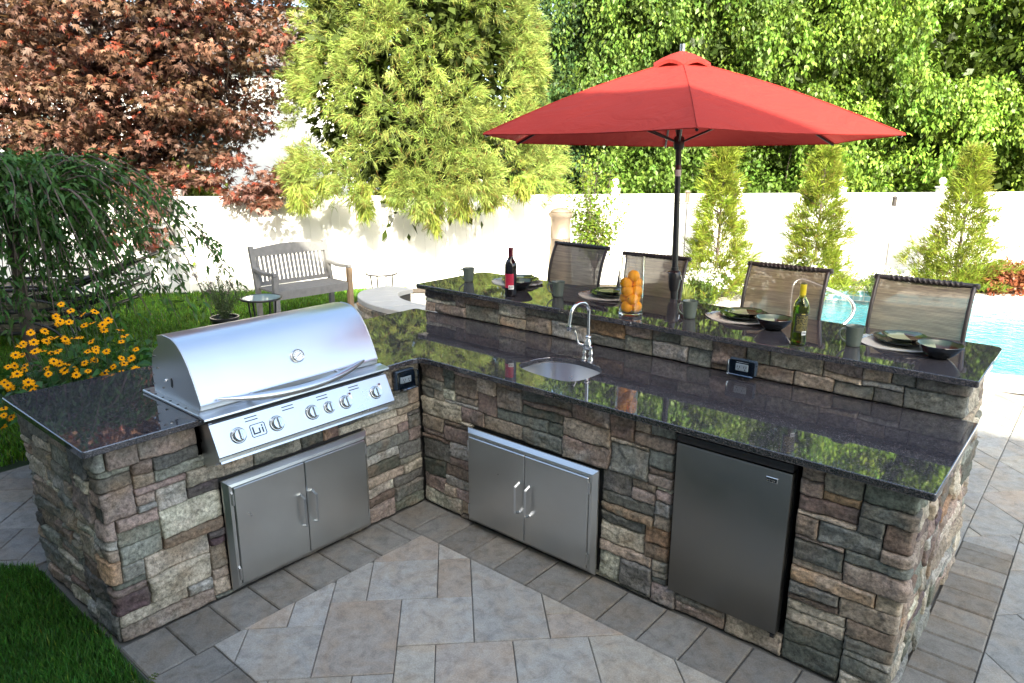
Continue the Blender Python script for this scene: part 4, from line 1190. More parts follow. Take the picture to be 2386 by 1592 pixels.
# --- turf
def in_poly(P,poly):
    x,y=P[:,0],P[:,1]; c=np.zeros(len(P),bool); n=len(poly); j=n-1
    for i in range(n):
        xi,yi=poly[i];xj,yj=poly[j]
        t=((yi>y)!=(yj>y))&(x<(xj-xi)*(y-yi)/((yj-yi)+1e-12)+xi); c^=t; j=i
    return c
def turf(name,poly,dens,h,wd,col,z=0,lean=.35,seed=1,wob=0):
    r=np.random.default_rng(seed); xs=[p[0] for p in poly];ys=[p[1] for p in poly]
    n=int(dens*(max(xs)-min(xs))*(max(ys)-min(ys)))
    P=np.stack([r.uniform(min(xs),max(xs),n),r.uniform(min(ys),max(ys),n)],-1)
    Pw=P+np.stack([vn(P[:,0]*5,P[:,1]*5,4)-.5,vn(P[:,0]*5,P[:,1]*5,5)-.5],-1)*wob
    P=P[in_poly(Pw,poly)]; n=len(P)
    P3=np.concatenate([P,np.full((n,1),z)],-1)
    a=r.uniform(0,2*PI,n); ln=r.random(n)*lean+.05
    cl=fbm(P[:,0]*3,P[:,1]*3,3,3)
    D=np.stack([np.cos(a)*ln,np.sin(a)*ln,np.ones(n)],-1); hh=h*(.55+.6*r.random(n))*(.7+.6*cl)
    S=np.stack([-np.sin(a+r.normal(size=n)),np.cos(a),np.zeros(n)],-1); S=unit(S); D=unit(D)
    w_=wd*(.7+.6*r.random(n))[:,None]; hh=hh[:,None]
    mid=P3+D*hh*.55; tip=P3+D*hh+np.stack([np.cos(a),np.sin(a),-.3*np.ones(n)],-1)*hh*ln[:,None]*.7
    V=np.stack([P3-S*w_/2,P3+S*w_/2,mid+S*w_*.4,tip,mid-S*w_*.4],1).reshape(-1,3)
    i0=np.arange(n)*5; Q=np.concatenate([np.stack([i0,i0+1,i0+2,i0+4],-1),np.stack([i0+4,i0+2,i0+3,i0+3],-1)])
    Q1=np.stack([i0,i0+1,i0+2,i0+4],-1)
    tri=np.concatenate([np.stack([i0,i0+1,i0+2],-1),np.stack([i0,i0+2,i0+4],-1),np.stack([i0+4,i0+2,i0+3],-1)])
    c=shade(col,n,.34,.14,r)*(.60+.8*cl)[:,None]; st_=r.random(n)<.04; c[st_]=c[st_]*np.array([2.6,1.5,1.3]); c=np.clip(c,.004,.6)
    o=np_mesh(name,V,tri,M['grass'],None,rep(c,5)); return tag(o,kind='stuff')
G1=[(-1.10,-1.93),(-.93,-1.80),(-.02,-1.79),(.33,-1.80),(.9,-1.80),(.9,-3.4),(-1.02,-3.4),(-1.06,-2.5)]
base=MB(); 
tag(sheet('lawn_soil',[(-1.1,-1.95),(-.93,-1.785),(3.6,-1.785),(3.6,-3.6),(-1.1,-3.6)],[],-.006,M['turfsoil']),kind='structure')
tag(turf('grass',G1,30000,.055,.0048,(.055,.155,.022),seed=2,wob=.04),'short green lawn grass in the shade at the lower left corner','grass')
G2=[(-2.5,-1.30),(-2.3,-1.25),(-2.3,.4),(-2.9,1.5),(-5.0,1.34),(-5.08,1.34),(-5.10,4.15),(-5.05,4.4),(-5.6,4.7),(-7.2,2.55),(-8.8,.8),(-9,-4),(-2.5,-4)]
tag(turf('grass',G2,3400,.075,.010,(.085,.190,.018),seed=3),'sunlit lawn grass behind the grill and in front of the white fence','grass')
tag(sheet('flower_bed_soil',[(-2.35,-1.33),(-.9,-1.33),(-.9,1.33),(-2.9,1.33),(-2.35,.3)],[],-.004,M['soil']),kind='structure')
tag(sheet('planting_bed',[(-5.08,4.3),(-3.2,6.0),(-1.9,6.55),(-1.38,6.95),(-1.2,7.5),(-1.2,8.1),(-.75,8.95),(.1,9.4),(1.2,9.75),(1.9,10.2),(2.7,10.7),(4.5,11.4),(8,11.6),(8,19),(3.2,14.5),(-5.2,5.0),(-5.6,4.7)],[],.012,M['soil']),kind='structure')
# ------------------------------------------------------------------ fence
fc=thing('white_fence',(-3.1,7.0,0),'long white vinyl privacy fence behind the lawn and the pool bed','fence')
fpts=[(-13.4,-4.3),(-11.95,-2.7),(-10.45,-1.07),(-8.97,.54),(-7.485,2.181),(-5.996,3.822),(-4.544,5.416),(-3.124,6.978),(-1.784,8.455),(-.601,9.755),(.592,11.066),(1.85,12.45),(3.2,13.95),(4.6,15.5)]
FZ=1.44
for i in range(len(fpts)-1):
    a=Vector((*fpts[i],0));b=Vector((*fpts[i+1],0));d=(b-a);L=d.length;an=math.atan2(d.y,d.x);c=(a+b)/2
    nrm=Vector((d.y,-d.x,0)).normalized()
    p=MB(); nb=int(round(L/.165)); bw_=(L-.10)/nb
    for k in range(nb):
        q=a+d.normalized()*(.05+bw_*(k+.5)); p.box((q.x,q.y,.67),(bw_-.0015,.022,1.24),rz=an,bev=.002)
    p.box((c.x,c.y,FZ-.09),(L-.1,.05,.15),rz=an,bev=.004); p.box((c.x,c.y,.09),(L-.1,.05,.16),rz=an,bev=.004)
    p.build('fence_panel',M['vinyl'],fc)
for i,(x,y) in enumerate(fpts):
    an=math.atan2(1.6,1.45); p=MB(); ph=FZ+.055
    p.box((x,y,ph/2),(.125,.125,ph),rz=an,bev=.004); p.box((x,y,ph+.012),(.15,.15,.024),rz=an,bev=.005)
    po_=p.build('post',M['vinyl'],fc)
    if i>=5:
        p=MB().lathe([(0,.0),(.03,.0),(.03,.02),(.018,.03),(.016,.035)]+[(.058*math.sin(t),.088-.058*math.cos(t)) for t in np.linspace(.3,PI,12)],20,(x,y,ph+.024),cap=False); p.build('ball_finial',M['vinyl'],po_,smooth=50)
    else:
        p=MB().add([(x+.08*math.cos(an+PI/4+k*PI/2),y+.08*math.sin(an+PI/4+k*PI/2),ph+.024) for k in range(4)]+[(x,y,ph+.055)],[(0,1,4),(1,2,4),(2,3,4),(3,0,4)]); p.build('post_cap',M['vinyl'],po_)
# ------------------------------------------------------------------ trees
def crown_blob(name,parent,clumps,per,leafL,col,mat,fn='leaf',spread=.25,flat=.6,cv=.16,hue=.07,seed=1,accent=None,acc_p=0,outward=None,droop=.3):
    """clumps: Nx3 centres with per-clump radius; leaves scattered through each clump"""
    r=np.random.default_rng(seed); n=len(clumps); K=per
    C_=rep(clumps,K); off=unit(r.normal(size=(n*K,3)))*(r.random((n*K,1))**.45)*spread; off[:,2]*=flat
    P=C_+off
    D=unit(off+r.normal(size=off.shape)*spread*.5+np.array([0,0,-droop*spread]))
    N=unit(np.array([0,0,1.])+r.normal(size=off.shape)*.55+ (off/spread)*.5)
    L=leafL*(.6+.8*r.random(n*K))
    cc=rep(shade(col,n,cv,hue*.6,r),K)*(1+r.normal(size=(n*K,1))*.15)
    if accent is not None:
        m_=r.random(n*K)<acc_p; cc[m_]=np.array(accent)*(1+r.normal(size=(m_.sum(),1))*.2)
    cc=np.clip(cc,.004,.9)
    if fn=='palm': V,Q=palm(P,D,N,L); k=20
    else: V,Q=leaves(P,D,N,L,L*.55); k=4
    return V,Q,rep(cc,k)
def merge(parts):
    V=[];Q=[];C_=[];n=0
    for v,q,c in parts: V.append(v);Q.append(q+n);C_.append(c);n+=len(v)
    return np.concatenate(V),np.concatenate(Q),np.concatenate(C_)
def ellipsoid_pts(n,c,ax,r,shell=.35,lump=.25,zmin=None,seed=3):
    d=rdir(n,r); k=1-shell*r.random((n,1))**1.4
    th=np.arctan2(d[:,1],d[:,0]); lumpf=1+lump*(fbm(th*1.6+5,d[:,2]*3+9,seed,3)-.5)[:,None]*2
    P=np.array(c)+d*np.array(ax)*k*lumpf
    if zmin is not None: P=P[P[:,2]>zmin]
    return P
def ground_at(px,D,py=600):
    p=on_px(px,py,D); return float(p[0]),float(p[1])
GREEN_DK=(.020,.045,.012)
# Japanese maple
mx,my=ground_at(292,11.9)
mp=thing('maple_tree',(mx,my,0),'tall dark red leaved maple overhanging the left half of the fence','tree')
r=np.random.default_rng(21)
cl=ellipsoid_pts(2000,(mx,my,4.15),(3.15,3.15,3.35),r,.42,.22,1.3,5)
toC=unit(CAM-np.array([mx,my,3.])); keep=((cl-np.array([mx,my,4.]))@toC>-1.2); cl=cl[keep]
cl[:,2]=np.round(cl[:,2]/.42+ (vn(cl[:,0]*1.2,cl[:,1]*1.2,8)-.5)*1.4)*.42*.45+cl[:,2]*.55+r.normal(size=len(cl))*.12
a=crown_blob('c',None,cl,40,.080,(.160,.088,.060),None,'palm',.33,.42,.25,.10,22,(.25,.06,.035),.09,droop=.5)
low=np.stack([mx+r.uniform(-1.2,3.0,90),my+r.uniform(-1.2,2.4,90),r.uniform(1.25,2.3,90)],-1)
lowc=[]
for (px,py,D) in [(600,445,10.1),(640,440,10.2),(560,455,10.1),(680,430,10.5),(500,430,10.4),(620,470,10.0),(440,420,10.2),(400,400,10.2),(340,480,9.8),(310,520,9.7),(350,560,9.7),(300,450,9.8),(370,450,9.9),(640,400,10.4),(540,380,10.4),(690,390,10.7),(260,560,9.6)]:
    for k in range(5): lowc.append(on_px(px+r.uniform(-28,28),py+r.uniform(-16,16),D+r.uniform(-.2,.2)))
b=crown_blob('c',None,np.array(lowc),30,.090,(.19,.095,.07),None,'palm',.20,.35,.2,.1,23,(.22,.05,.03),.15)
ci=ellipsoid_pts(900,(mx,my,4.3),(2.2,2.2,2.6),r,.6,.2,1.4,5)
c=crown_blob('c',None,ci,9,.17,(.055,.025,.022),None,'palm',.5,.5,.1,.05,24)  # inner leaves coloured darker, painting the shade inside the crown
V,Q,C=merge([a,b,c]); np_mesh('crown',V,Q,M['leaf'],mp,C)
tr=MB(); tr.tube([(mx,my,0),(mx+.1,my,1.2),(mx-.1,my+.1,2.6),(mx,my,4.5)],[.16,.13,.11,.05],10)
limbs(tr,(mx,my,1.3),[(1,.2,.7),(-.8,.6,.8),(.6,-.9,.6),(-.4,-.8,.9),(.9,.9,.5),(0,0,1)],.08,6,3,1.7,2); tr.build('trunk',M['bark'],mp,smooth=60)
# threadleaf cypress
def tufts(P,axis,nb,L,w,col,r,cone=.75,cv=.16,inner=None,tipc=None):
    n=len(P); A=rep(unit(axis),nb); B=rep(P,nb)+r.normal(size=(n*nb,3))*.02
    D=unit(A+r.normal(size=A.shape)*cone*.6); D=unit(D)
    st=B+A*(r.random((n*nb,1))*L*.7)
    N=unit(r.normal(size=A.shape)); LL=L*(.45+.7*r.random(n*nb))
    V,Q=leaves(st,D,N,LL,w*(.7+.6*r.random(n*nb)),.05,.10)
    c=rep(shade(col,n,cv,.05,r),nb)*(1+r.normal(size=(n*nb,1))*.14)
    if inner is not None:
        m_=r.random(n*nb)<.12; c[m_]=np.array(inner)
    return V,Q,rep(np.clip(c,.004,.9),4)
cx,cy=ground_at(988,12.0)
cy_t=thing('cypress_tree',(cx,cy,0),'broad yellow green threadleaf cypress drooping over the middle of the white fence','tree')
r=np.random.default_rng(31)
npl=260
z=1.42+6.6*(1-(1-r.random(npl))**.62); th_=r.uniform(0,2*PI,npl)
Rz=2.12*np.clip(1-(z-.9)/8.6,0,1)**.80*(.86+.22*r.random(npl))
PC=np.stack([cx+np.cos(th_)*Rz,cy+np.sin(th_)*Rz,z],-1)
k=((PC[:,:2]-np.array([cx,cy]))@(CAM[:2]-np.array([cx,cy]))/8>-.9); PC=PC[k]; th_=th_[k]; npl=len(PC)
pr_=r.uniform(.22,.42,(npl,1)); nc=34; d=rdir(npl*nc,r); od=np.stack([np.cos(th_),np.sin(th_),.25+0*th_],-1)
d=unit(d+rep(od,nc)*.75); P=rep(PC,nc)+d*rep(pr_,nc)*np.array([1,1,1.15])*(.55+.5*r.random((npl*nc,1)))
ax_=d+rep(od,nc)*.5+np.array([0,0,-.10])+r.normal(size=d.shape)*.25
a=tufts(P,ax_,36,.135,.0072,(.265,.335,.080),r,.80,.14,(.20,.13,.04))
tn=rep(rep(.72+.5*r.random((npl,1)),nc),36*4); a=(a[0],a[1],np.clip(a[2]*tn,.003,.7))
hang=[]
for (px,y0_,y1_,w0) in [(845,430,505,40),(1013,430,535,55),(1075,430,500,40),(925,430,470,50),(700,440,480,30),(1140,430,480,45),(760,420,440,40),(1215,420,455,40),(980,430,505,25)]:
    for t in np.linspace(0,1,26): 
        for k in range(2): hang.append(on_px(px+r.normal()*w0*.42*(1-t*.75),y0_+(y1_-y0_)*t-14,10.0+ (px-900)*.0010+r.uniform(-.15,.15)))
hang=np.array(hang); b=tufts(hang,np.tile([0.12,-.1,-1.],(len(hang),1))+r.normal(size=hang.shape)*.35,26,.17,.012,(.25,.30,.055),r,.6,.18,(.2,.13,.04))
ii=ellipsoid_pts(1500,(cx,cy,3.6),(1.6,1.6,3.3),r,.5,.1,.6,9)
c=crown_blob('c',None,ii,20,.15,(.050,.070,.014),None,'leaf',.4,.9,.1,.05,33)  # dark fill leaves: shade of the cypress interior put into their colour
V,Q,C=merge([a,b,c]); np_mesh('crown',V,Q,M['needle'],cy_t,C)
tr=MB(); tr.tube([(cx,cy,0),(cx,cy,3),(cx,cy,7.6)],[.2,.14,.03],10)
limbs(tr,(cx,cy,2),[(1,.1,.2),(-1,.3,.3),(.2,-1,.2),(-.5,-.8,.3)],.05,6,5,1.2,1); tr.build('trunk',M['bark'],cy_t,smooth=60)
# background trees
bt=[(1345,15.8,1.75,5.3,(.045,.095,.030),'dark blue green tree with open branches between the cypress and the umbrella',.10,.9),
    (1520,14.6,1.95,9.6,(.085,.145,.024),'tall tree hung with climbing vines straight behind the umbrella top',.095,1.5),
    (1745,15.0,2.4,8.2,(.105,.175,.022),'vine covered tree behind the right part of the red umbrella',.10,1.6),
    (1965,15.3,2.3,6.2,(.100,.170,.022),'bright green vine draped tree right of the umbrella tip',.105,1.5),
    (2190,14.8,2.3,9.2,(.105,.170,.020),'broad leaved cherry tree with drooping bright leaves at the right',.13,.8),
    (2430,15.2,2.5,9.5,(.045,.090,.018),'dark green tree at the right edge above the fence',.11,.9)]
for i,(px,D,R,H_,col,lab,lf,fl_) in enumerate(bt):
    tx,ty=ground_at(px,D); t=thing('background_tree',(tx,ty,0),lab,'tree','trees beyond the fence')
    r=np.random.default_rng(41+i)
    LB=ellipsoid_pts(80,(tx,ty,H_*.50+.1),(R,R,H_*.50),r,.50,.35,.5,i+3)
    k=((LB[:,:2]-np.array([tx,ty]))@(CAM[:2]-np.array([tx,ty]))/15>-1.1); LB=LB[k]; nl=len(LB)
    el=1.15 if fl_>1.2 else .8; nc=36
    lr=r.uniform(.34,.92,(nl,1)); d=rdir(nl*nc,r); d[:,2]=np.where(d[:,2]<-.1,d[:,2]*.7,d[:,2]); d=unit(d+toC*.35)
    LB=LB+r.normal(size=LB.shape)*.25; P=rep(LB,nc)+d*rep(lr,nc)*np.array([1,1,el])*(.8+.25*r.random((nl*nc,1)))
    tone=rep(rep(.42+.95*r.random((nl,1))**.9,nc),44*4)
    kk_=(1.25,1.5,1.45,1.6,1.3,1.0)[i]; col2=tuple(x*kk_+.006 for x in col); a=crown_blob('c',None,P,44,lf*.74,col2,None,'leaf',.20 if fl_>1.2 else .24,min(fl_,1.1),.22,.12,60+i,(col2[0]*1.3,col2[1]*1.15,col2[2]),.25,droop=1.3)
    a=(a[0],a[1],np.clip(a[2]*tone,.003,.6))
    if fl_>1.2:     # trailing vine strands
        sp_=[]; 
        for q in range(70):
            b0=LB[r.integers(nl)]+rdir(1,r)[0]*.5+toC*.55; ln_=r.uniform(.6,1.6)
            for u_ in np.linspace(0,1,14): sp_.append(b0+np.array([.06*math.sin(9*u_+q),.05*math.cos(7*u_+q),-ln_*u_]))
        b=crown_blob('c',None,np.array(sp_),9,lf*.9,col2,None,'leaf',.07,1.2,.12,.1,200+i,droop=1.5); a=merge([a,b])
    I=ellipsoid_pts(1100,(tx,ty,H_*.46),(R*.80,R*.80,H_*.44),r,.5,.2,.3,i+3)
    c=crown_blob('c',None,I,18,.17,tuple(x*.34 for x in col),None,'leaf',.4,1,.1,.05,80+i)  # leaf colour darkened for the inner fill, so gaps read as shaded
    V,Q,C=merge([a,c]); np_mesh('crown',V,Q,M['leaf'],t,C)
    tr=MB(); tr.tube([(tx,ty,0),(tx+.1,ty,2.2),(tx,ty+.1,H_*.8)],[.22,.16,.05],10)
    limbs(tr,(tx,ty,1.6),[(1,.2,.8),(-1,.2,.9),(.1,-1,.8),(-.3,.8,1)],.08,6,i+2,1.5,2); tr.build('trunk',M['bark'],t,smooth=60)
# low green growth right behind the fence
for i,(px,D,R,H_,col,lab) in enumerate([(1490,13.4,.95,2.6,(.11,.185,.030),'rounded light green shrub behind the fence, left of the umbrella pole'),
        (1650,13.6,1.15,2.5,(.085,.150,.022),'loose green shrub behind the fence and the left young conifer'),
        (1860,13.9,1.25,2.55,(.080,.145,.020),'leafy shrub behind the fence and the middle young conifer'),(2060,14.0,1.1,2.3,(.10,.165,.02),'bushy vine mound spilling over the fence right of the middle conifer'),
        (430,11.2,.7,1.75,(.12,.17,.02),'small bright green shrub behind the fence under the maple')]):
    tx,ty=ground_at(px,D); t=thing('fence_shrub',(tx,ty,0),lab,'shrub','shrubs behind the fence')
    r=np.random.default_rng(141+i); P=ellipsoid_pts(420,(tx,ty,H_*.5),(R,R,H_*.5),r,.5,.3,.2,i+30)
    V,Q,C=crown_blob('c',None,P,24,.085,col,None,'leaf',.24,.8,.2,.08,160+i,droop=.6)
    np_mesh('foliage',V,Q,M['leaf'],t,C)
    tr=MB(); limbs(tr,(tx,ty,0),[(.3,.2,1),(-.3,.2,1),(.1,-.3,1)],.03,5,i,H_*.6,1); tr.build('stems',M['bark'],t,smooth=60)
# weeping cherry
wx,wy=-3.68,-.93
wt=thing('weeping_cherry',(wx,wy,0),'small weeping cherry with drooping dark green branches at the left edge','tree')
r=np.random.default_rng(51); tr=MB()
tr.tube([(wx,wy,0),(wx-.02,wy,.8),(wx+.02,wy,1.45),(wx,wy,1.72)],[.055,.045,.045,.035],10)
LP=[];LD=[]
ns=150
for k in range(ns):
    a=r.uniform(0,2*PI) if k>40 else r.uniform(-.6,1.6)
    R=r.uniform(.30,.95) if k>40 else r.uniform(.6,1.15)
    if -.3<a<1.3 and k%5==0: R=r.uniform(1.4,1.75)
    zt=1.78+r.uniform(.0,.30); zb=r.uniform(.55,1.25) if r.random()<.6 else r.uniform(1.1,1.7)
    pts=[]
    for t in np.linspace(0,1,14):
        rr=R*(t**.75); zz=1.68+(zt-1.68)*math.sin(min(t*2.2,1)*PI/2)-(zt-zb)*max(0,(t-.30)/.70)**1.7
        pts.append((wx+rr*math.cos(a)+.05*math.sin(5*t+k),wy+rr*math.sin(a)+.05*math.cos(6*t+k),zz))
    if k%3==0: tr.tube(pts,[.016*(1-.82*t) for t in np.linspace(0,1,14)],6)
    else: tr.tube(pts,[.007*(1-.7*t) for t in np.linspace(0,1,14)],5)
    P=np.array(pts); m_=58
    t=(.12+.88*r.random(m_)**1.35)*13; i0=np.clip(t.astype(int),0,12); fr_=(t-i0)[:,None]; LP.append(P[i0]*(1-fr_)+P[i0+1]*fr_); LD.append(P[i0+1]-P[i0])
LP=np.concatenate(LP);LD=unit(np.concatenate(LD)); LP=np.repeat(LP,2,0)+r.normal(size=(len(LP)*2,3))*.03; LD=np.repeat(LD,2,0)
D=unit(LD*.5+r.normal(size=LD.shape)*.65+np.array([0,0,-.45])); N=unit(np.array([0,0,1.])+r.normal(size=LD.shape)*.5)
V,Q=leaves(LP,D,N,.082*(.6+.6*r.random(len(LP))),.025,.2,.15); C=rep(shade((.055,.125,.028),len(LP),.22,.10,r),4)
np_mesh('leaves',V,Q,M['leaf'],wt,C); tr.build('trunk_and_branches',M['bark'],wt,smooth=60)
# young conifers in the bed
for i,(x,y,H_,R,lab) in enumerate([(-1.36,6.95,2.18,.66,'left young upright conifer in the pool bed, next to the umbrella pole'),(-.33,7.98,2.14,.70,'middle young conifer in the pool bed, behind the third chair'),(1.17,9.78,2.12,.86,'right young conifer beside the rust coloured shrubs')]):
    t=thing('young_conifer',(x,y,0),lab,'conifer','young conifers planted along the fence')
    r=np.random.default_rng(71+i); n=880; z=.10+(H_-.16)*r.random(n)**1.35; a=r.uniform(0,2*PI,n)
    gap=.15+1.35*fbm(a*1.5,z*4.5,i+9,3)**1.3
    Rr_=R*(np.clip(1-z/H_,0,1)**.95*.9+.06)*gap*(0.35+.65*r.random(n))*1.35
    P=np.stack([x+np.cos(a)*Rr_,y+np.sin(a)*Rr_,z],-1); A=np.stack([np.cos(a)*.8,np.sin(a)*.8,.75+.3*r.random(n)],-1)+r.normal(size=(n,3))*.25
    V,Q,C=tufts(P,A,26,.135,.010,(.185,.235,.028),r,.7,.18,(.16,.12,.03)); np_mesh('foliage',V,Q,M['needle'],t,C)
    tr=MB(); tr.tube([(x,y,0),(x,y,H_*.95)],[.03,.006],8)
    for k in range(26):
        zz=r.uniform(.2,H_*.85); aa=r.uniform(0,6.28); l=R*(1-zz/H_)**.7*.8; tr.tube([(x,y,zz),(x+l*math.cos(aa),y+l*math.sin(aa),zz+l*.6)],[.008,.003],5)
    tr.build('trunk',M['bark'],t,smooth=60)
# sapling with small round leaves
x,y=-2.72,5.85; t=thing('sapling',(x,y,0),'slender multi-stemmed sapling with small bright leaves in front of the white fence','young tree')
r=np.random.default_rng(81); tr=MB(); LP=[]
for k in range(30):
    a=r.uniform(0,6.28); l=r.uniform(.12,.50); h=r.uniform(.9,2.05); pts=[(x,y,.0),(x+.02,y,.42)]
    for s_ in np.linspace(.3,1,7): pts.append((x+l*math.cos(a)*s_**1.2+.03*math.sin(k+6*s_),y+l*math.sin(a)*s_**1.2,.42+(h-.42)*s_))
    tr.tube(pts,[.016,.012]+[.007*(1-.8*s_) for s_ in np.linspace(.3,1,7)],5); P=np.array(pts[2:]); 
    m_=78; tt=r.uniform(0,5.99,m_); i0=tt.astype(int); f_=(tt-i0)[:,None]; LP.append(P[i0]*(1-f_)+P[i0+1]*f_)
LP=np.concatenate(LP)+r.normal(size=(30*78,3))*.055; D=unit(r.normal(size=LP.shape)+np.array([0,0,.2]))
V,Q=leaves(LP,D,unit(r.normal(size=LP.shape)+np.array([0,0,1.])),.058,.036,.2); np_mesh('leaves',V,Q,M['leaf'],t,rep(shade((.125,.18,.020),len(LP),.2,.1,r),4)); tr.build('stems',M['bark'],t,smooth=60)
# bed plants
def stems_plant(name,x,y,R,H_,n,lab,cat,col,leafL=.07,leafW=.016,flower=None,grp=None,seed=1,lean=.5,per=16,fr=.022):
    t=thing(name,(x,y,0),lab,cat,grp); r=np.random.default_rng(seed); tr=MB(); LP=[];LD=[];tops=[]
    for k in range(n):
        a=r.uniform(0,6.28); rr=R*r.random()**.5; h=H_*r.uniform(.65,1.05)*(1-.35*(rr/R)**2); b=(x+rr*.35*math.cos(a),y+rr*.35*math.sin(a),0)
        e=(x+rr*math.cos(a),y+rr*math.sin(a),h); m_=((b[0]*.6+e[0]*.4),(b[1]*.6+e[1]*.4),h*.55); tr.tube([b,m_,e],[.004,.0035,.002],4,cap=False); tops.append(e)
        P=np.array([b,m_,e]); tt=r.uniform(.15,1.98,per); i0=tt.astype(int); f_=(tt-i0)[:,None]; LP.append(P[i0]*(1-f_)+P[i0+1]*f_); LD.append(np.tile(unit(P[2]-P[0]),(per,1)))
    LP=np.concatenate(LP);LD=np.concatenate(LD); D=unit(LD*.4+r.normal(size=LP.shape)*lean+np.array([0,0,.1])); N=unit(r.normal(size=LP.shape)*.6+np.array([0,0,1.]))
    V,Q=leaves(LP,D,N,leafL*(.6+.8*r.random(len(LP))),leafW,.15,.25); np_mesh('leaves',V,Q,M['leaf'],t,rep(shade(col,len(LP),.2,.1,r),4))
    tr.build('stems',plain_green(),t)
    if flower is not None:
        T=np.array(tops); K=22; P=rep(T,K)+r.normal(size=(len(T)*K,3))*np.array([fr,fr,fr*.8]); V,Q=leaves(P,rdir(len(P),r),rdir(len(P),r),.022,.018,.1)
        np_mesh('blossoms',V,Q,M['petal'],t,rep(shade(flower,len(P),.05,.02,r),4))
    return t
_pg=[]
def plain_green():
    if not _pg: _pg.append(plain('stem_green',(.06,.10,.03),.7))
    return _pg[0]
W_=(.80,.80,.76)
stems_plant('phlox',-1.30,6.55,.34,.62,60,'white flowering phlox in front of the left young conifer','perennial',(.10,.16,.03),flower=W_,grp='white flowering plants in the bed',seed=1)
stems_plant('phlox',-.35,7.62,.36,.60,60,'white flowering phlox in front of the middle young conifer','perennial',(.10,.16,.03),flower=W_,grp='white flowering plants in the bed',seed=2)
stems_plant('phlox',-.85,7.15,.30,.42,46,'low leafy plant between the left and middle young conifers','perennial',(.11,.17,.03),flower=W_,grp='white flowering plants in the bed',seed=3,fr=.012)
stems_plant('phlox',.40,8.75,.45,.42,80,'pale flowering ground plant left of the right young conifer','perennial',(.12,.17,.04),flower=W_,grp='white flowering plants in the bed',seed=4,fr=.014)
stems_plant('phlox',-.98,8.35,.30,.34,40,'small white flowered plant near the pool coping behind the third chair','perennial',(.10,.16,.03),flower=W_,grp='white flowering plants in the bed',seed=5,fr=.012)
def grass_clump(x,y,H_,lab,seed,col=(.17,.20,.05)):
    t=thing('ornamental_grass',(x,y,0),lab,'ornamental grass','ornamental grass clumps in the bed'); r=np.random.default_rng(seed); n=150; V=[];Q=[];C_=[]
    a=r.uniform(0,6.28,n); l=H_*(.6+.6*r.random(n)); ln=.25+.75*r.random(n); seg=6
    for k in range(n):
        d=np.array([math.cos(a[k]),math.sin(a[k])]); s_=np.array([-d[1],d[0],0])*.0045
        for i in range(seg+1):
            t_=i/seg; p=np.array([x+d[0]*l[k]*ln[k]*t_**1.3,y+d[1]*l[k]*ln[k]*t_**1.3,l[k]*(t_*1.15-ln[k]*.75*t_**2.4)+.01]); wd=(1-t_)**.6+.05; V+=[p-s_*wd,p+s_*wd]
        b=k*(seg+1)*2
        for i in range(seg): Q.append((b+2*i,b+2*i+1,b+2*i+3,b+2*i+2))
    np_mesh('blades',np.array(V),np.array(Q),M['grass'],t,rep(shade(col,n,.2,.08,r),(seg+1)*2))
grass_clump(-1.42,6.15,.36,'pale arching grass clump right of the umbrella pole, by the mulch',5)
grass_clump(-1.80,6.05,.40,'arching grass clump seen through the second chair back',6,(.13,.16,.04))
grass_clump(-2.45,6.20,.32,'low grass clump at the foot of the sapling',7)
for i,(x,y,H_,R,lab) in enumerate([(1.75,10.15,.50,.42,'rust brown leafed shrub right of the young conifer, by the pool coping'),(2.35,10.75,.55,.5,'rust brown leafed shrub at the right edge above the pool'),(1.30,10.45,.35,.3,'low rust brown shrub behind the right young conifer')]):
    t=thing('rust_shrub',(x,y,0),lab,'shrub','rust coloured shrubs by the pool'); r=np.random.default_rng(91+i)
    P=ellipsoid_pts(130,(x,y,H_*.42),(R,R,H_*.55),r,.5,.3,.02,i); V,Q,C=crown_blob('c',None,P,24,.065,(.20,.060,.028),None,'leaf',.12,.8,.25,.12,95+i,(.26,.11,.05),.3)
    np_mesh('foliage',V,Q,M['leaf'],t,C); tr=MB(); limbs(tr,(x,y,0),[(.4,.2,1),(-.4,.2,1),(.1,-.4,1)],.012,4,i,H_*.7,1); tr.build('stems',M['bark'],t)
# black-eyed susans
fx_,fy_=-1.70,-1.12
fl=thing('coneflower_clump',(fx_,fy_,0),'big clump of orange yellow black-eyed susans in bloom behind the left counter end','flowering plant')
r=np.random.default_rng(111)
n=2600; aa=r.uniform(0,6.28,n); rr=np.sqrt(r.random(n))*.62; z=.08+.86*r.random(n)**.8*(1-.35*(rr/.62)**2)
LP=np.stack([fx_+rr*np.cos(aa),fy_+rr*np.sin(aa),z],-1)
kk=(LP[:,1]>-1.42)|(LP[:,2]>.62); LP=LP[kk]; aa=aa[kk]; n=len(LP)
D=unit(np.stack([np.cos(aa),np.sin(aa),.15+0*aa],-1)+r.normal(size=LP.shape)*.55); N=unit(np.array([0,0,1.])+r.normal(size=LP.shape)*.45)
V,Q=leaves(LP,D,N,.095*(.5+.8*r.random(n)),.040,.25,.3); np_mesh('foliage',V,Q,M['leaf'],fl,rep(shade((.045,.115,.025),n,.25,.1,r),4))
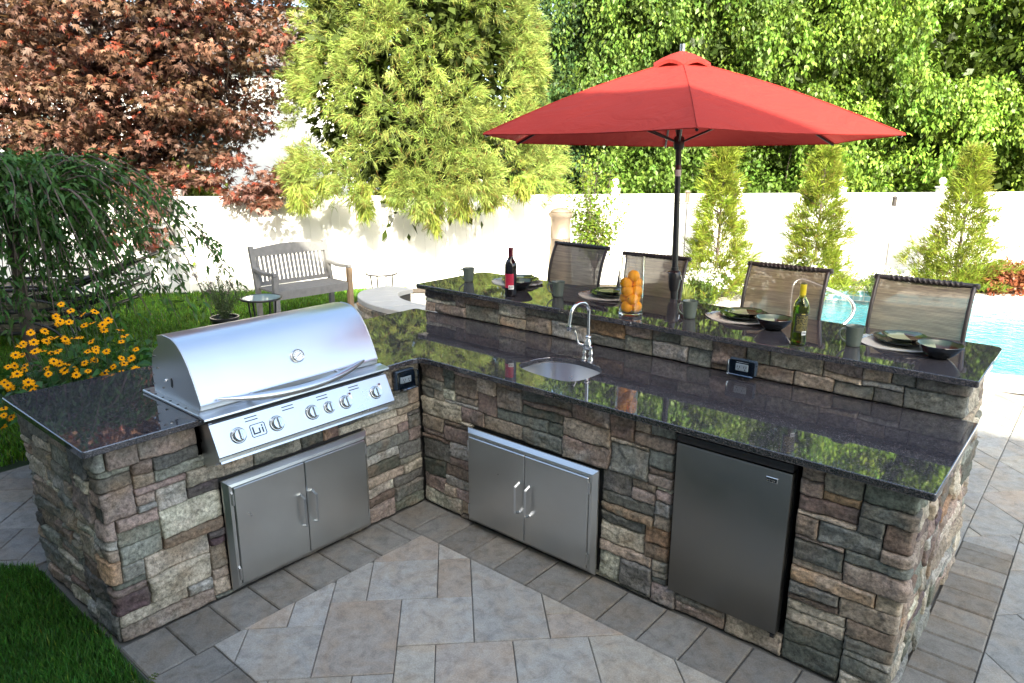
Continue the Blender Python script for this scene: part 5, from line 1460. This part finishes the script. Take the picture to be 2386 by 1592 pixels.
# low ones spread to the left along the counter end
n=500; LP=np.stack([fx_+r.uniform(-.4,.55,n),fy_-.10+r.uniform(-.22,.2,n),.05+.4*r.random(n)],-1); D=unit(r.normal(size=LP.shape)+np.array([0,-.3,0])); N=unit(np.array([0,0,1.])+r.normal(size=LP.shape)*.4)
V,Q=leaves(LP,D,N,.12*(.5+.8*r.random(n)),.05,.25,.3); np_mesh('lower_leaves',V,Q,M['leaf'],fl,rep(shade((.028,.075,.018),n,.25,.1,r),4))
M['petals']=plain('yellow_petal',(.80,.31,.002),.8,0,.10,30,Specular_IOR_Level=.1); M['cone']=plain('flower_cone',(.022,.012,.008),.8)
WORLD_BUILD[0]=False
def flower_mesh(sd):
    q=random.Random(sd); mb=MB(); n=13
    for k in range(n):
        a=2*PI*k/n+q.uniform(-.10,.10); L=.030*q.uniform(.88,1.08); dr=q.uniform(-.15,.35); c_,s_=math.cos(a),math.sin(a); w_=.0052
        V=[]
        for t,wf in ((.2,.5),(.5,1),(.8,.85),(1,.25)):
            x=L*t; zz=.002-dr*.02*t*t; V+=[(x*c_-s_*w_*wf,x*s_+c_*w_*wf,zz),(x*c_+s_*w_*wf,x*s_-c_*w_*wf,zz)]
        mb.add(V,[(0,2,3,1),(2,4,5,3),(4,6,7,5)])
    mb.lathe([(0,-.001),(.0070,.0),(.0078,.004),(.0055,.0085),(0,.010)],12,mi=1,cap=False)
    me=mb.build('flower',[M['petals'],M['cone']],None,smooth=40,fixn=False); return me
protos=[flower_mesh(s_) for s_ in range(4)]
WORLD_BUILD[0]=True
stm=MB(); nf=0
camd=np.array([CAM[0]-fx_,CAM[1]-fy_,CAM[2]-.8]); camd/=np.linalg.norm(camd)
rtv=RT; pxs=[]
r2=random.Random(8)
while nf<98:
    px=r2.uniform(5,335); py=r2.uniform(700,1030)
    # dome outline of the clump in the garden: high in the middle left, low to both sides
    top=700+((px-140)/190)**2*95 if px>140 else 700+((140-px)/140)**1.6*190
    bot=1030-(px*.30) if px<330 else 900
    if py<top or py>bot: continue
    if py>top+170 and r2.random()<.72: continue
    D=4.25+ (780-py)*.0011+ r2.uniform(-.12,.12)-(.12 if px<90 else 0)
    if any(abs(px-q[0])<15 and abs(py-q[1])<13 for q in pxs) and r2.random()<.75: continue
    pxs.append((px,py)); p=on_px(px,py,D)
    nrm=Vector((camd[0]*.5+r2.uniform(-.5,.5),camd[1]*.5+r2.uniform(-.5,.5),.75+r2.uniform(-.2,.3))).normalized()
    src=protos[nf%4]
    o=src if nf<4 else src.copy()
    if nf>=4: COL.objects.link(o)
    o.parent=fl; o.matrix_parent_inverse=Matrix.Translation((-fx_,-fy_,0))
    o.location=tuple(p); o.rotation_euler=nrm.to_track_quat('Z','Y').to_euler(); s_=r2.uniform(.62,.95); o.scale=(s_,)*3
    b=Vector((fx_+(p[0]-fx_)*.45,fy_+(p[1]-fy_)*.45,.02)); e=Vector(p); mdl=(b+e)/2+Vector((0,0,.08)); stm.tube([b,mdl,e-nrm*.012,e],[.003,.0026,.0022,.002],5,cap=False)
    nf+=1
stm.build('stems',plain_green(),fl)
stems_plant('feathery_shrub',-2.45,-.55,.42,.80,90,'feathery dark green shrub between the black-eyed susans and the lawn','shrub',(.045,.085,.022),leafL=.05,leafW=.006,seed=12,per=40,lean=.8)
stems_plant('feathery_shrub',-2.1,-.05,.35,.58,70,'low feathery green plant just behind the back of the grill hood','shrub',(.06,.095,.025),leafL=.045,leafW=.006,seed=13,per=36,lean=.8)
# fern at the bottom edge
t=thing('fern',(.47,-1.90,0),'small yellow green fern frond at the bottom edge beside the dark pavers','fern'); r=np.random.default_rng(5); LP=[];LD=[];LL=[]; mb=MB()
for k,(a,h,l) in enumerate([(1.9,.12,.10),(.9,.06,.14),(2.8,.07,.13),(-.2,.05,.12),(1.4,.08,.12)]):
    pts=[(.47+l*math.cos(a)*s_,-1.90+l*math.sin(a)*s_,h*math.sin(min(1,s_*1.1)*PI/2)) for s_ in np.linspace(0,1,10)]; mb.tube(pts,.0015,5)
    for i,p in enumerate(pts[1:]):
        for s_ in (-1,1):
            for j in range(2): LP.append(np.array(p)); LD.append((-math.sin(a)*s_+math.cos(a)*.3,math.cos(a)*s_+math.sin(a)*.3,-.1+.1*j)); LL.append(.040*(1-i/10)+.006)
V,Q=leaves(np.array(LP),np.array(LD),np.tile([0,0,1.],(len(LP),1)),np.array(LL),.009,.1,.1); np_mesh('fronds',V,Q,M['leaf'],t,rep(shade((.085,.11,.02),len(LP),.15,.08,r),4)); mb.build('stalks',plain_green(),t)
# ------------------------------------------------------------------ garden bench
E2=Vector((.08,.997,0)).normalized(); D2=Vector((E2.y,-E2.x,0))
FL=Vector((-4.58,1.88,0)); bench=thing('garden_bench',(FL.x,FL.y,0),'weathered grey teak garden bench with slatted back on the far edge of the patio','bench')
BL_=1.02
def bp(a,d,z): return FL+E2*a-D2*d+Vector((0,0,z))      # a along, d back from the front
def bar_(mb,p,q,w_,h_):
    """rectangular bar between two points, w_ in the horizontal cross direction, h_ the other"""
    d=(q-p); L=d.length; d.normalize(); u=Vector((0,0,1)) if abs(d.z)<.9 else D2.copy(); s_=d.cross(u).normalized(); u=s_.cross(d)
    V=[]
    for e in (p,q):
        for a,b in ((-1,-1),(1,-1),(1,1),(-1,1)): V.append(e+s_*a*w_/2+u*b*h_/2)
    mb.add(V,[(0,1,2,3),(7,6,5,4),(0,4,5,1),(1,5,6,2),(2,6,7,3),(3,7,4,0)])
for a in (0,BL_):
    mb=MB(); bar_(mb,bp(a,0,0),bp(a,0,.62),.06,.06); mb.build('leg',M['teak_sunlit'] if a else M['teak'],bench)
    mb=MB(); bar_(mb,bp(a,.46,0),bp(a,.46,.44),.055,.055); bar_(mb,bp(a,.46,.43),bp(a,.575,.93),.055,.055); mb.build('leg',M['teak'],bench)
    mb=MB(); pts=[bp(a,-.03,.645),bp(a,.10,.632),bp(a,.25,.625),bp(a,.50,.66)]
    for p,q in zip(pts[:-1],pts[1:]): bar_(mb,p,q,.065,.035)
    mb.build('armrest',M['teak'],bench)
mb=MB()
for k in range(6): bar_(mb,bp(0,.02+k*.082,.425),bp(BL_,.02+k*.082,.425),.066,.022)
mb.build('seat',M['teak'],bench)
mb=MB(); bar_(mb,bp(0,.005,.375),bp(BL_,.005,.375),.03,.08); mb.build('apron',M['teak'],bench)
mb=MB(); n=18
for k in range(n):
    a0=k/n;a1=(k+1)/n; f_=lambda a: .895+.045*math.sin(PI*a)
    P0,P1=bp(a0*BL_,.565,f_(a0)),bp(a1*BL_,.565,f_(a1)); Q0,Q1=bp(a0*BL_,.55,.80),bp(a1*BL_,.55,.80)
    o=D2*.03
    mb.add([Q0,Q1,P1,P0,Q0+o,Q1+o,P1+o,P0+o],[(0,1,2,3),(4,5,6,7),(0,1,5,4),(3,2,6,7),(0,3,7,4),(1,2,6,5)])
mb.build('top_rail',M['teak'],bench)
mb=MB(); bar_(mb,bp(0,.47,.47),bp(BL_,.47,.47),.03,.05)
for k in range(17):
    a=.06+k*(BL_-.12)/16; bar_(mb,bp(a,.475,.47),bp(a,.545,.82),.034,.014)
mb.build('back_slats',M['teak'],bench)
# side tables
def glass_table(name,x,y,h,R,lab,top,leg):
    t=thing(name,(x,y,0),lab,'side table'); MB().lathe([(0,h-.006),(R-.008,h-.006),(R-.008,h),(0,h)],48,(x,y,0),cap=False).build('table_top',top,t,smooth=30)
    MB().tube([(x+R*math.cos(a),y+R*math.sin(a),h-.006) for a in np.linspace(0,2*PI,40)[:-1]],.012,10,closed=True).build('rim',leg,t,smooth=50)
    for k in range(4):
        a=k*PI/2+.5; c_,s_=math.cos(a),math.sin(a)
        MB().tube([(x+R*.8*c_,y+R*.8*s_,h-.015),(x+R*.68*c_,y+R*.68*s_,h*.5),(x+R*.85*c_,y+R*.85*s_,.0)],.011,8).build('leg',leg,t,smooth=50)
    MB().tube([(x+R*.68*math.cos(a),y+R*.68*math.sin(a),h*.42) for a in np.linspace(0,2*PI,30)[:-1]],.008,8,closed=True).build('brace_ring',leg,t,smooth=50)
M['tealglass']=plain('tinted_table_glass',(.16,.24,.25),.04)
glass_table('side_table',-4.14,1.43,.50,.215,'small round glass topped side table with dark rim beside the garden bench',M['tealglass'],M['black_metal'])
glass_table('side_table',-4.42,3.36,.50,.20,'small round white side table standing in full sun beyond the curved seat wall',M['white'],M['bronze'])
# potted plant
t=thing('potted_plant',(-4.42,1.13,0),'dark round pot with grey green flowering plant left of the side table','potted plant')
MB().lathe([(0,0),(.10,0),(.145,.26),(.155,.27),(.155,.295),(.14,.295),(.13,.26),(0,.25)],28,(-4.42,1.13,0),cap=False).build('pot',M['black'],t,smooth=40)
r=np.random.default_rng(15); n=46; LP=[];LD=[];fp=[]; mb=MB()
for k in range(n):
    a=r.uniform(0,6.28); rr=.28*r.random()**.6; h=r.uniform(.35,.58)+ (.25 if k%4==0 else 0); e=np.array([-4.42+rr*math.cos(a),1.13+rr*math.sin(a),.26+h*(1-.5*rr/.28*.6)]); b=np.array([-4.42,1.13,.26])
    mb.tube([b,(b+e)/2+np.array([0,0,.04]),e],.0025,4,cap=False); tt=r.random((34,1)); LP.append(b*(1-tt)+e*tt+r.normal(size=(34,3))*.012); LD.append(np.tile(e-b,(34,1)))
    if k%3==0: fp.append(e)
LP=np.concatenate(LP);LD=unit(np.concatenate(LD)); V,Q=leaves(LP,unit(LD+r.normal(size=LD.shape)*.8),rdir(len(LP),r),.040,.010,.1); np_mesh('leaves',V,Q,M['leaf'],t,rep(shade((.085,.115,.06),len(LP),.2,.08,r),4)); mb.build('stems',plain_green(),t)
fp=rep(np.array(fp),14)+r.normal(size=(len(fp)*14,3))*.014; V,Q=leaves(fp,rdir(len(fp),r),rdir(len(fp),r),.018,.012); np_mesh('blossoms',V,Q,M['petal'],t,rep(shade((.16,.09,.13),len(fp),.1,.05,r),4))
# ------------------------------------------------------------------ curved stone seat wall
sw=thing('seat_wall',(-3.2,2.4,0),'low curved stone seat wall with pale cap stones left of the bar','seat wall')
cen=np.array([-2.35,3.75]); outer=[(-3.80,2.95),(-3.78,2.55),(-3.55,2.28),(-3.20,2.12),(-2.85,2.06),(-2.5,2.08),(-2.05,2.16),(-1.6,2.26)]
inner=[(-3.42,3.02),(-3.38,2.78),(-3.2,2.60),(-2.98,2.50),(-2.72,2.46),(-2.45,2.48),(-2.02,2.56),(-1.62,2.66)]
O_=[tuple(p[:2]) for p in catm3([(a,b,0) for a,b in outer],4)]; I_=[tuple(p[:2]) for p in catm3([(a,b,0) for a,b in inner],4)]
pth=Path(O_,r=.004); V,Q,C=veneer([(pth,.405,0,[])],77)
np_mesh('stone_veneer',V,Q,M['stone'],sw,C,smooth=True)
ringp=O_+I_[::-1]; ringp=ringp if area(ringp)>0 else ringp[::-1]
MB().prism(offset_poly(ringp,-.024),'z',.004,.408).build('wall_core',M['mortar'],sw)
n=7; co_=MB(); N_=len(O_)-1
for k in range(n):
    i0=round(k*N_/n);i1=round((k+1)*N_/n)
    P=O_[i0:i1+1]+I_[i0:i1+1][::-1]; P=P if area(P)>0 else P[::-1]
    P=offset_poly(P,-.003); Pg=[]
    for p in P: Pg.append(p)
    big=offset_poly(P,.0)
    c=MB(); ring0=offset_poly(P,0); m_=len(P)
    def outw(P): return P
    V=[(p[0],p[1],.410) for p in P]+[(p[0],p[1],.460) for p in P]+[(p[0],p[1],.468) for p in offset_poly(P,-.008)]
    F=[(i,(i+1)%m_,m_+(i+1)%m_,m_+i) for i in range(m_)]+[(m_+i,m_+(i+1)%m_,2*m_+(i+1)%m_,2*m_+i) for i in range(m_)]
    tri=tessellate_polygon([[Vector((p[0],p[1],0)) for p in P]]); F+=[tuple(2*m_+i for i in q) for q in tri]+[tuple(i for i in q) for q in tri]
    co_.add(V,F)
# widen the caps a little beyond the veneer
for i in range(len(co_.v)): pass
cb=co_.build('cap_stones',M['capstone'],sw,smooth=20)
cb.location=(0,0,0)
# ------------------------------------------------------------------ stacked loungers behind the weeping tree
WORLD_BUILD[0]=False
def lounger():
    t=thing('sun_lounger',(0,0,0),'x','sun lounger','stacked sun loungers behind the weeping cherry')
    prof=[(-.95,.02),(-.6,.0),(-.1,.0),(.25,.05),(.6,.17),(.95,.30)]
    P=[(a,b) for a,b in dense(prof,5)]
    for s in (-1,1):
        MB().tube([(x,s*.30,z) for x,z in P],.016,10,flat=1.2).build('side_rail',M['black_metal'],t,smooth=60)
        MB().tube([(x,s*.33,z) for x,z in dense([(-.75,-.18),(-.62,.03),(-.3,.12),(.1,.12),(.35,.02),(.45,-.20)],5)],.014,10).build('arched_leg',M['black_metal'],t,smooth=60)
    V=[];F=[]
    for x,z in P: V+=[(x,-.285,z),(x,0,z-.012),(x,.285,z)]
    for i in range(len(P)-1): F+=[(3*i,3*i+1,3*i+4,3*i+3),(3*i+1,3*i+2,3*i+5,3*i+4)]
    MB().add(V,F).build('sling',M['sling'],t,smooth=60,fixn=False)
    for x,z in (P[0],P[len(P)//2],P[-1]): MB().tube([(x,-.3,z),(x,.3,z)],.012,8).build('cross_bar',M['black_metal'],t,smooth=60)
    return t
lo=lounger(); lxy=on_px(90,690,7.7)
for i in range(5):
    o=lo if i==0 else copy_tree(lo); a=YAW+.05+(-.05,.06,-.02,.1,.03)[i]
    o.location=(lxy[0]+.05*i*RT[0]*(-1)**i,lxy[1]+.04*i,.21+.115*i); o.rotation_euler=(0,0,a)
    o['label']=['black framed sling lounger at the bottom of the stack behind the weeping cherry','second lounger from the bottom of the stack behind the weeping cherry','middle lounger of the stack behind the weeping cherry','second lounger from the top of the stack behind the weeping cherry','top lounger of the stack behind the weeping cherry, its sling catching the light'][i]
WORLD_BUILD[0]=True
# ------------------------------------------------------------------ chiminea, lanterns, pool rail
x,y=-2.24,4.38; t=thing('chiminea',(x,y,0),'tan metal garden chimney stove with a tall flared flue behind the first chair','chiminea')
MB().lathe([(0,.08),(.12,.09),(.16,.18),(.18,.30),(.17,.42),(.15,.54),(.142,.62),(0,.62)],36,(x,y,0),cap=False).build('belly',M['tanpipe'],t,smooth=50)
MB().lathe([(0,.60),(.150,.62),(.140,.80),(.130,.95),(.124,1.04),(.127,1.045),(.123,1.05),(.118,1.20),(.125,1.28),(.140,1.30),(.146,1.32),(.146,1.345),(.135,1.352),(0,1.352)],36,(x,y,0),cap=False).build('flue',M['tanpipe'],t,smooth=40)
MB().lathe([(.12,1.352),(.130,1.362),(.110,1.385),(.05,1.405),(0,1.410)],30,(x,y,0),cap=False).build('cap',M['tanpipe'],t,smooth=50)
for k in range(3):
    a=k*2*PI/3; MB().tube([(x+.18*math.cos(a),y+.18*math.sin(a),.14),(x+.30*math.cos(a),y+.30*math.sin(a),0)],.014,8).build('leg',M['bronze'],t)
c_=np.array([x,y,.62])-RT*.27; 
MB().tube([tuple(c_+RT*.10*math.cos(a)*.8+np.array([0,0,1])*.16*math.sin(a)) for a in np.linspace(0,2*PI,26)[:-1]],.008,8,closed=True).build('ring_handle',M['tanpipe'],t,smooth=50)
def lantern(x,y,z,lab,tall=.17):
    t=thing('garden_lantern',(x,y,0),lab,'lantern','lanterns on thin poles along the fence')
    MB().tube([(x,y,0),(x,y,z-.16),(x+.02,y+.02,z-.12)],.006,8).build('pole',M['bronze'],t)
    MB().lathe([(.0,0),(.040,0),(.040,.008),(.034,.012),(.034,tall-.03),(.05,tall-.028),(.03,tall-.004),(0,tall+.004)],16,(x,y,z-.14),cap=False).build('lamp_body',M['tanpipe'] if tall>.15 else M['bronze'],t,smooth=30)
lantern(-1.88,6.95,1.50,'tan capped lantern on a thin pole just right of the umbrella pole',.17)
lantern(.33,9.20,1.43,'dark little lantern at the fence top between the middle and right conifers',.145)
t=thing('pool_handrail',(1.3,5.0,0),'curved polished pool handrail between the third and fourth chairs','handrail')
pts=[on_px(px,py,7.35) for px,py in [(1838,780),(1840,720),(1846,670),(1862,652),(1885,656),(1922,671),(1960,686),(1980,699),(1989,717),(1984,737),(1966,756),(1945,775)]]
MB().tube(catm3(pts,5),.019,14).build('rail',M['chrome'],t,smooth=60)
pb=[p for p in pts]; mb=MB()
for p in (pts[0],pts[-1]): mb.tube([p,np.array([p[0],p[1],.03 if p is pts[0] else -.3])],.019,12)
mb.build('foot_posts',M['chrome'],t,smooth=60)
# ------------------------------------------------------------------ the house behind the camera (casts the shade over the kitchen)
h=thing('house',(5,-8,0),'two storey house behind the photographer whose shadow covers the kitchen','house')
def hb(name,x0_,x1_,ey,ez,ridge):
    mb=MB(); yw=-4.1
    mb.box(((x0_+x1_)/2,yw-4.0,ez/2),(x1_-x0_,8.0,ez)); mb.build('wall',M['siding'],h)
    rf=MB(); rf.prism([(ey,ez),(ey,ez+.16),(yw-4,ez+ridge),(yw-8.5,ez+.16),(yw-8.5,ez)],'x',x0_-.3,x1_+.3); rf.build('roof',M['roof'],h)
    wn=MB()
hb('m',.85,15,-3.6,6.52,2.2); hb('w',-9,.83,-3.75,5.15,1.2)
for x,z in [(-6,1.6),(-3.2,1.6),(7,1.6),(10.5,1.6),(7,4.6),(10.5,4.6),(3.6,4.6)]:
    mb=MB().box((x,-4.085,z),(1.2,.06,1.3)); wf=mb.build('window',M['white'],h); MB().box((x,-4.05,z),(1.06,.02,1.16)).build('pane',M['darkglass'],wf)

nh=on_px(330,300,20.5); ang=math.atan2(1.62,1.47)
nb_=thing('neighbour_house',(nh[0],nh[1],0),'pale neighbouring house glimpsed through gaps in the red maple','house')
MB().box((nh[0],nh[1],2.0),(13,7,4.0),rz=ang).build('wall',M['palewall'],nb_)
dx=Vector((math.cos(ang),math.sin(ang),0)); dy=Vector((math.sin(ang),-math.cos(ang),0)); c0=Vector((nh[0],nh[1],0))
rv=[c0+dx*a*6.9+dy*b*3.9+Vector((0,0,4.02)) for a,b in ((-1,-1),(1,-1),(1,1),(-1,1))]+[c0-dx*6.9+Vector((0,0,6.0)),c0+dx*6.9+Vector((0,0,6.0))]
MB().add(rv,[(0,1,5,4),(3,2,5,4),(0,3,4),(1,2,5),(0,1,2,3)]).build('roof',M['roof'],nb_)
for a in (-3.6,-.6,2.6):
    q=c0+dx*a+dy*3.53; wf=MB().box((q.x,q.y,2.3),(1.2,.08,1.4),rz=ang).build('window',M['white'],nb_)
    q=c0+dx*a+dy*3.575; MB().box((q.x,q.y,2.3),(1.04,.03,1.24),rz=ang).build('pane',M['tealglass'],wf)
